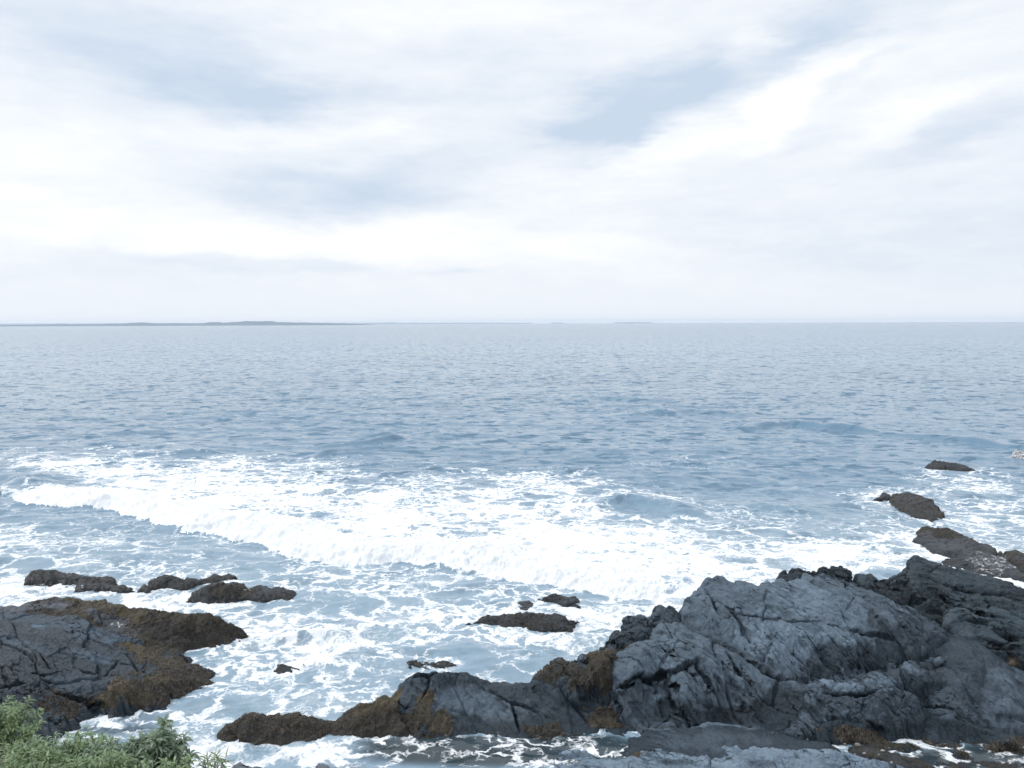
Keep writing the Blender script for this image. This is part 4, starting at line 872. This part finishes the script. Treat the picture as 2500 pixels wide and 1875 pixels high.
    V3 = np.stack([X + DX, Y + DY, Z], -1).reshape(-1, 3)
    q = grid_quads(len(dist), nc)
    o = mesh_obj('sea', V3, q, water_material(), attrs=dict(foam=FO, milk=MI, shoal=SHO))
    tag(o, 'grey blue sea with a breaking wave and lacy foam near the rocks', 'sea', kind='structure')
build_sea()

# ------------------------------------------------------------------ distant land
def land_material(name, c1, c2):
    m, t, out = material(name); pos = t.new('ShaderNodeNewGeometry').outputs['Position']
    c = t.mix(t.noise(pos, 0.012, 6, .6), c1, c2)
    b = t.new('ShaderNodeBsdfPrincipled'); t.set(b, 'Base Color', c); t.set(b, 'Roughness', 1.0); t.set(b, 'Specular IOR Level', 0)
    t.set(out, 0, b.outputs[0]); return m
M_LAND = land_material('distant_land', (0.11, 0.16, 0.21, 1), (0.20, 0.25, 0.30, 1))  # pale bluish base carries part of the distance haze
M_FAR = land_material('far_land', (0.20, 0.26, 0.32, 1), (0.28, 0.34, 0.40, 1))  # paler again: more haze painted into the base colour
def coast(name, label, u0, u1, dist, prof, depth, seed, cat):
    n = 420; m_ = 14
    us = np.linspace(u0, u1, n); X0 = (us - 1250) / F * dist
    hx = np.interp(us, [p[0] for p in prof], [p[1] for p in prof]) * dist / F
    hx = hx * (1 + .16 * fbm(us / 18, us * 0 + seed, seed, 4)) + np.clip(fbm(us / 5, us * 0 + seed, seed + 5, 4), 0, 1) * dist / F * .7 * (hx > dist / F * 1.2)
    rows = []
    for k in range(m_):
        t = k / (m_ - 1.0); f = math.sin(t * math.pi) ** .6 if 0 < t < 1 else 0
        z = hx * f * (1 + .1 * gn2(us / 9, us * 0 + k, seed + 2)) - 2.0 * (t == 0) - 2.0 * (t == 1) - .3
        rows.append(np.stack([X0, dist + depth * t + 40 * gn2(us / 60, us * 0, seed + 8), z], -1))
    V = np.concatenate(rows)
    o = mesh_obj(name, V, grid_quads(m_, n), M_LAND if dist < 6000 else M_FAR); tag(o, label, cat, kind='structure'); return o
coast('headland', 'low blue grey headland tapering out across the horizon at left', -300, 890, 4600,
      [(-300,2.5),(0,3.6),(60,3.9),(90,5),(110,3.5),(250,5.5),(300,8),(340,6),(460,5.5),(488,9),(500,6),(540,8.5),(590,10.5),(630,10),(640,8),(700,7),(800,4),(885,1.2),(890,0)], 500, 3, 'headland')
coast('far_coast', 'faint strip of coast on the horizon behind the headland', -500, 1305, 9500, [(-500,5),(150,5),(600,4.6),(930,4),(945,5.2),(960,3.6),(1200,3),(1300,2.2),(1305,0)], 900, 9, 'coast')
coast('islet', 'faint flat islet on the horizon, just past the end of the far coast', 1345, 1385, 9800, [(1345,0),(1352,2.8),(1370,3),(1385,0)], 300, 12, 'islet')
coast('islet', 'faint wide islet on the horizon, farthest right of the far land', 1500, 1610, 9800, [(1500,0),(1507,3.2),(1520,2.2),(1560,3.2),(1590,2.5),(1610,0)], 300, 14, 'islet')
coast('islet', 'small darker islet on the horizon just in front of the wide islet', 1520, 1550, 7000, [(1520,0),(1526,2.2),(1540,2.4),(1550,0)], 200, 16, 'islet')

# ------------------------------------------------------------------ bluff under the viewer
def bluff_material():
    m, t, out = material('bluff_soil'); pos = t.new('ShaderNodeNewGeometry').outputs['Position']
    c = t.mix(t.noise(pos, 2.5, 8, .65), (0.14, 0.12, 0.10, 1), (0.36, 0.31, 0.27, 1))
    c = t.mix(t.ss(t.noise(pos, 0.9, 5, .6), .5, .7), c, (0.09, 0.085, 0.06, 1))
    b = t.new('ShaderNodeBsdfPrincipled'); t.set(b, 'Base Color', c); t.set(b, 'Roughness', .95)
    bp = t.new('ShaderNodeBump'); t.set(bp, 'Strength', 1.0); t.set(bp, 'Distance', .05); t.set(bp, 'Height', t.noise(pos, 12, 8, .7)); t.set(b, 'Normal', bp.outputs[0])
    t.set(out, 0, b.outputs[0]); return m
def bluff_z(X, Y):
    # brow of the bluff; it juts out at the left
    brow = 2.4 + 2.8 * sstep(-0.9, -1.9, X) + .7 * sstep(-2.6, -3.4, X) + .15 * fbm(X / 1.2, Y / 1.2, 500, 3)
    top = 6.35 - 0.315 * np.clip(Y, -3, 6) + .10 * sstep(-1.6, -2.4, X)
    d = Y - brow
    return top - np.where(d > 0, 2.4 * d + .5 * d * d, 0) - .18 * np.exp(-np.abs(d) / .3) + .10 * fbm(X / .7, Y / .7, 510, 5, .55)
xs = np.concatenate([np.linspace(-40, -8, 60, endpoint=False), np.linspace(-8, 8, 400), np.linspace(8, 40, 61)[1:]])
ys = np.concatenate([np.linspace(-30, -2, 40, endpoint=False), np.linspace(-2, 8.5, 300)])
Xg, Yg = np.meshgrid(xs, ys)
Zg = np.maximum(bluff_z(Xg, Yg), -1.0)
bl_o = mesh_obj('bluff', np.stack([Xg, Yg, Zg], -1).reshape(-1, 3), grid_quads(len(ys), len(xs)), bluff_material())
tag(bl_o, 'bare stony bluff edge under the green plants, bottom left', 'bluff', kind='structure')

# ------------------------------------------------------------------ plants on the bluff
def leaf_material(name, c1, c2, c3):
    m, t, out = material(name); r = t.attr('rnd'); a_ = t.attr('along')
    c = t.mix(r, c1, c2); c = t.mix(t.math('MULTIPLY', a_, .45), c, c3)
    b = t.new('ShaderNodeBsdfPrincipled'); t.set(b, 'Base Color', c); t.set(b, 'Roughness', .5)
    tr = t.new('ShaderNodeBsdfTranslucent'); t.set(tr, 0, c)
    mx = t.new('ShaderNodeMixShader'); t.set(mx, 0, .25); t.set(mx, 1, b.outputs[0]); t.set(mx, 2, tr.outputs[0])
    t.set(out, 0, mx.outputs[0]); return m
M_LEAF = leaf_material('leaf', (0.060, 0.125, 0.040, 1), (0.25, 0.38, 0.17, 1), (0.38, 0.46, 0.30, 1))
M_LEAFD = leaf_material('leaf_deep', (0.07, 0.12, 0.07, 1), (0.22, 0.31, 0.20, 1), (0.34, 0.42, 0.31, 1))
def stem_material():
    m, t, out = material('stem'); b = t.new('ShaderNodeBsdfPrincipled'); t.set(b, 'Base Color', (0.14, 0.13, 0.07, 1)); t.set(b, 'Roughness', .8); t.set(out, 0, b.outputs[0]); return m
M_STEM = stem_material()
def plant(name, label, base, rad, hgt, nst, nlf, leaf, mat, seed, spread=1.0, group=None, droop=1.0, wispy=False):
    rs = np.random.RandomState(seed)
    root = bpy.data.objects.new(name, None); C.objects.link(root); root.location = base; root.empty_display_size = .1
    tag(root, label, 'plant', group)
    sv, sq, lv, lq, lr, la = [], [], [], [], [], []
    nb = 0; ns = 0
    K = 6
    for s in range(nst):
        a = rs.uniform(0, 2 * np.pi); q = rs.rand() ** .5
        foot = np.array([math.cos(a) * q * rad * .45, math.sin(a) * q * rad * .45, 0])
        tip = np.array([math.cos(a) * q * rad * spread, math.sin(a) * q * rad * spread, hgt * (1 - .55 * q ** 2.2) * rs.uniform(.75, 1.1)])
        foot[2] = 0
        pts = []
        for k in range(7):
            t = k / 6.0
            p = foot * (1 - t) + tip * t; p = p + np.array([0, 0, hgt * .16 * math.sin(t * math.pi)]) + rs.normal(0, .006, 3)
            pts.append(p)
        pts = np.array(pts)
        for k in range(7):
            rr = .0035 * (1 - .6 * k / 6)
            for j in range(4):
                sv.append(pts[k] + rr * np.array([math.cos(j * math.pi / 2), math.sin(j * math.pi / 2), 0]))
        for k in range(6):
            for j in range(4):
                sq.append((ns + k * 4 + j, ns + k * 4 + (j + 1) % 4, ns + (k + 1) * 4 + (j + 1) % 4, ns + (k + 1) * 4 + j))
        ns += 28
        shade = rs.rand()
        for l in range(nlf):
            t = (l + rs.rand()) / nlf; t = .25 + .75 * t ** .8
            i = min(5, int(t * 6)); f = t * 6 - i; p = pts[i] * (1 - f) + pts[i + 1] * f
            ph = l * 2.4 + rs.uniform(-.4, .4) + s
            ax = pts[i + 1] - pts[i]; ax /= np.linalg.norm(ax) + 1e-9
            out_ = np.array([math.cos(ph), math.sin(ph), 0.0]); out_ -= ax * (out_ @ ax); out_ /= np.linalg.norm(out_) + 1e-9
            up = .9 if t > .85 else rs.uniform(.1, .6)
            d = out_ + ax * up; d /= np.linalg.norm(d)
            L = leaf * rs.uniform(.45, 1.25) * (1.15 - .45 * t); W = L * rs.uniform(.11, .15) * (.45 if wispy else 1)
            side = np.cross(d, np.array([0, 0, 1.0]) + rs.normal(0, .25, 3)); side /= np.linalg.norm(side) + 1e-9
            c = p.copy(); dd = d.copy(); rn = np.clip(.5 * shade + .5 * rs.rand(), 0, 1)
            for k in range(K):
                tt = k / (K - 1)
                wk = W * (.25, .75, 1.0, .9, .55, .04)[k]
                nrm = np.cross(side, dd)
                lv += [c - side * wk + nrm * wk * .45, c, c + side * wk + nrm * wk * .45]
                la += [tt * .6, 1.0 if k < K - 1 else tt, tt * .6]; lr += [rn] * 3
                dd = dd + np.array([0, 0, -1.0]) * (.24 * droop) * (.5 + tt) ; dd /= np.linalg.norm(dd)
                c = c + dd * L / (K - 1)
            for k in range(K - 1):
                b0 = nb + k * 3
                lq += [(b0, b0 + 1, b0 + 4, b0 + 3), (b0 + 1, b0 + 2, b0 + 5, b0 + 4)]
            nb += K * 3
    mesh_obj('stem', np.array(sv), np.array(sq), M_STEM, root)
    mesh_obj('leaves', np.array(lv), np.array(lq), mat, root, attrs=dict(rnd=lr, along=la))
    return root
def on_bluff(u, v, Yd):
    """pixel where the plant's crown centre shows, at depth Yd; returns base point on the ground"""
    d = FWD * F + RGT * (u - 1250) - UPV * (v - 937.5); t = Yd / d[1]
    return d[0] * t, Yd, H + d[2] * t
PL = [  # u, v(top of crown), depth, radius, height, stems, leaves, leaf, mat, label
 (10,1712,5.6,.27,.40,52,24,.064,M_LEAF,'bushy light green plant standing highest at the left edge'),
 (20,1826,4.65,.30,.36,50,24,.064,M_LEAF,'light green plant filling the bottom left corner'),
 (100,1812,4.9,.26,.38,50,24,.062,M_LEAFD,'green plant with broad clumps right of the corner plant'),
 (190,1788,5.0,.24,.38,50,24,.062,M_LEAF,'pale topped green plant in the middle of the clump'),
 (270,1815,4.85,.26,.34,50,22,.064,M_LEAFD,'darker green plant low between the pale and the rounded one'),
 (375,1776,4.95,.25,.42,60,24,.10,M_LEAFD,'rounded plant with long arching leaves at the right of the clump'),
 (90,1840,4.5,.30,.32,44,22,.064,M_LEAF,'green plant along the bottom edge under the broad one'),
 (240,1848,4.5,.30,.30,44,22,.062,M_LEAF,'green plant along the bottom edge under the pale topped one'),
 (420,1850,4.55,.18,.22,30,18,.062,M_LEAF,'short green plant at the bottom edge below the rounded one'),
]
for i, (u, v, yd, rad, hg, nst, nlf, lf, mt, lab) in enumerate(PL):
    x, y, ztop = on_bluff(u, v, yd)
    gz = float(bluff_z(np.array([x]), np.array([y]))[0])
    hg = ztop - gz + .02; b = (x, y, gz - .02)          # rooted in the soil
    plant('seaside_plant', lab, (x, y, b[2]), rad, hg, int(nst * 1.35), nlf + 3, lf, mt, 200 + i, group='green plants on the bluff')
x, y, ztop = on_bluff(515, 1838, 4.9)
plant('grass_tuft', 'thin wispy tuft of grass at the right end of the plants', (x, y, ztop - .2), .13, .2, 16, 8, .1, M_LEAF, 230, wispy=True, droop=.7)

# ------------------------------------------------------------------ sea haze
hv = [(-12800, -60, -3), (12800, -60, -3), (12800, 14400, -3), (-12800, 14400, -3), (-12800, -60, 60), (12800, -60, 60), (12800, 14400, 60), (-12800, 14400, 60)]
hf = [(0, 3, 2, 1), (4, 5, 6, 7), (0, 1, 5, 4), (1, 2, 6, 5), (2, 3, 7, 6), (3, 0, 4, 7)]
m, t, out = material('haze')
pv = t.new('ShaderNodeVolumePrincipled'); t.set(pv, 'Color', (0.90, 0.94, 1.0, 1)); t.set(pv, 'Density', 8e-5); t.set(pv, 'Anisotropy', 0.2)
t.set(out, 'Volume', pv.outputs[0])
ho = mesh_obj('haze', np.array(hv, float), np.array(hf), m, smooth=False); tag(ho, 'thin pale sea haze fading the far coast', 'haze', kind='stuff')
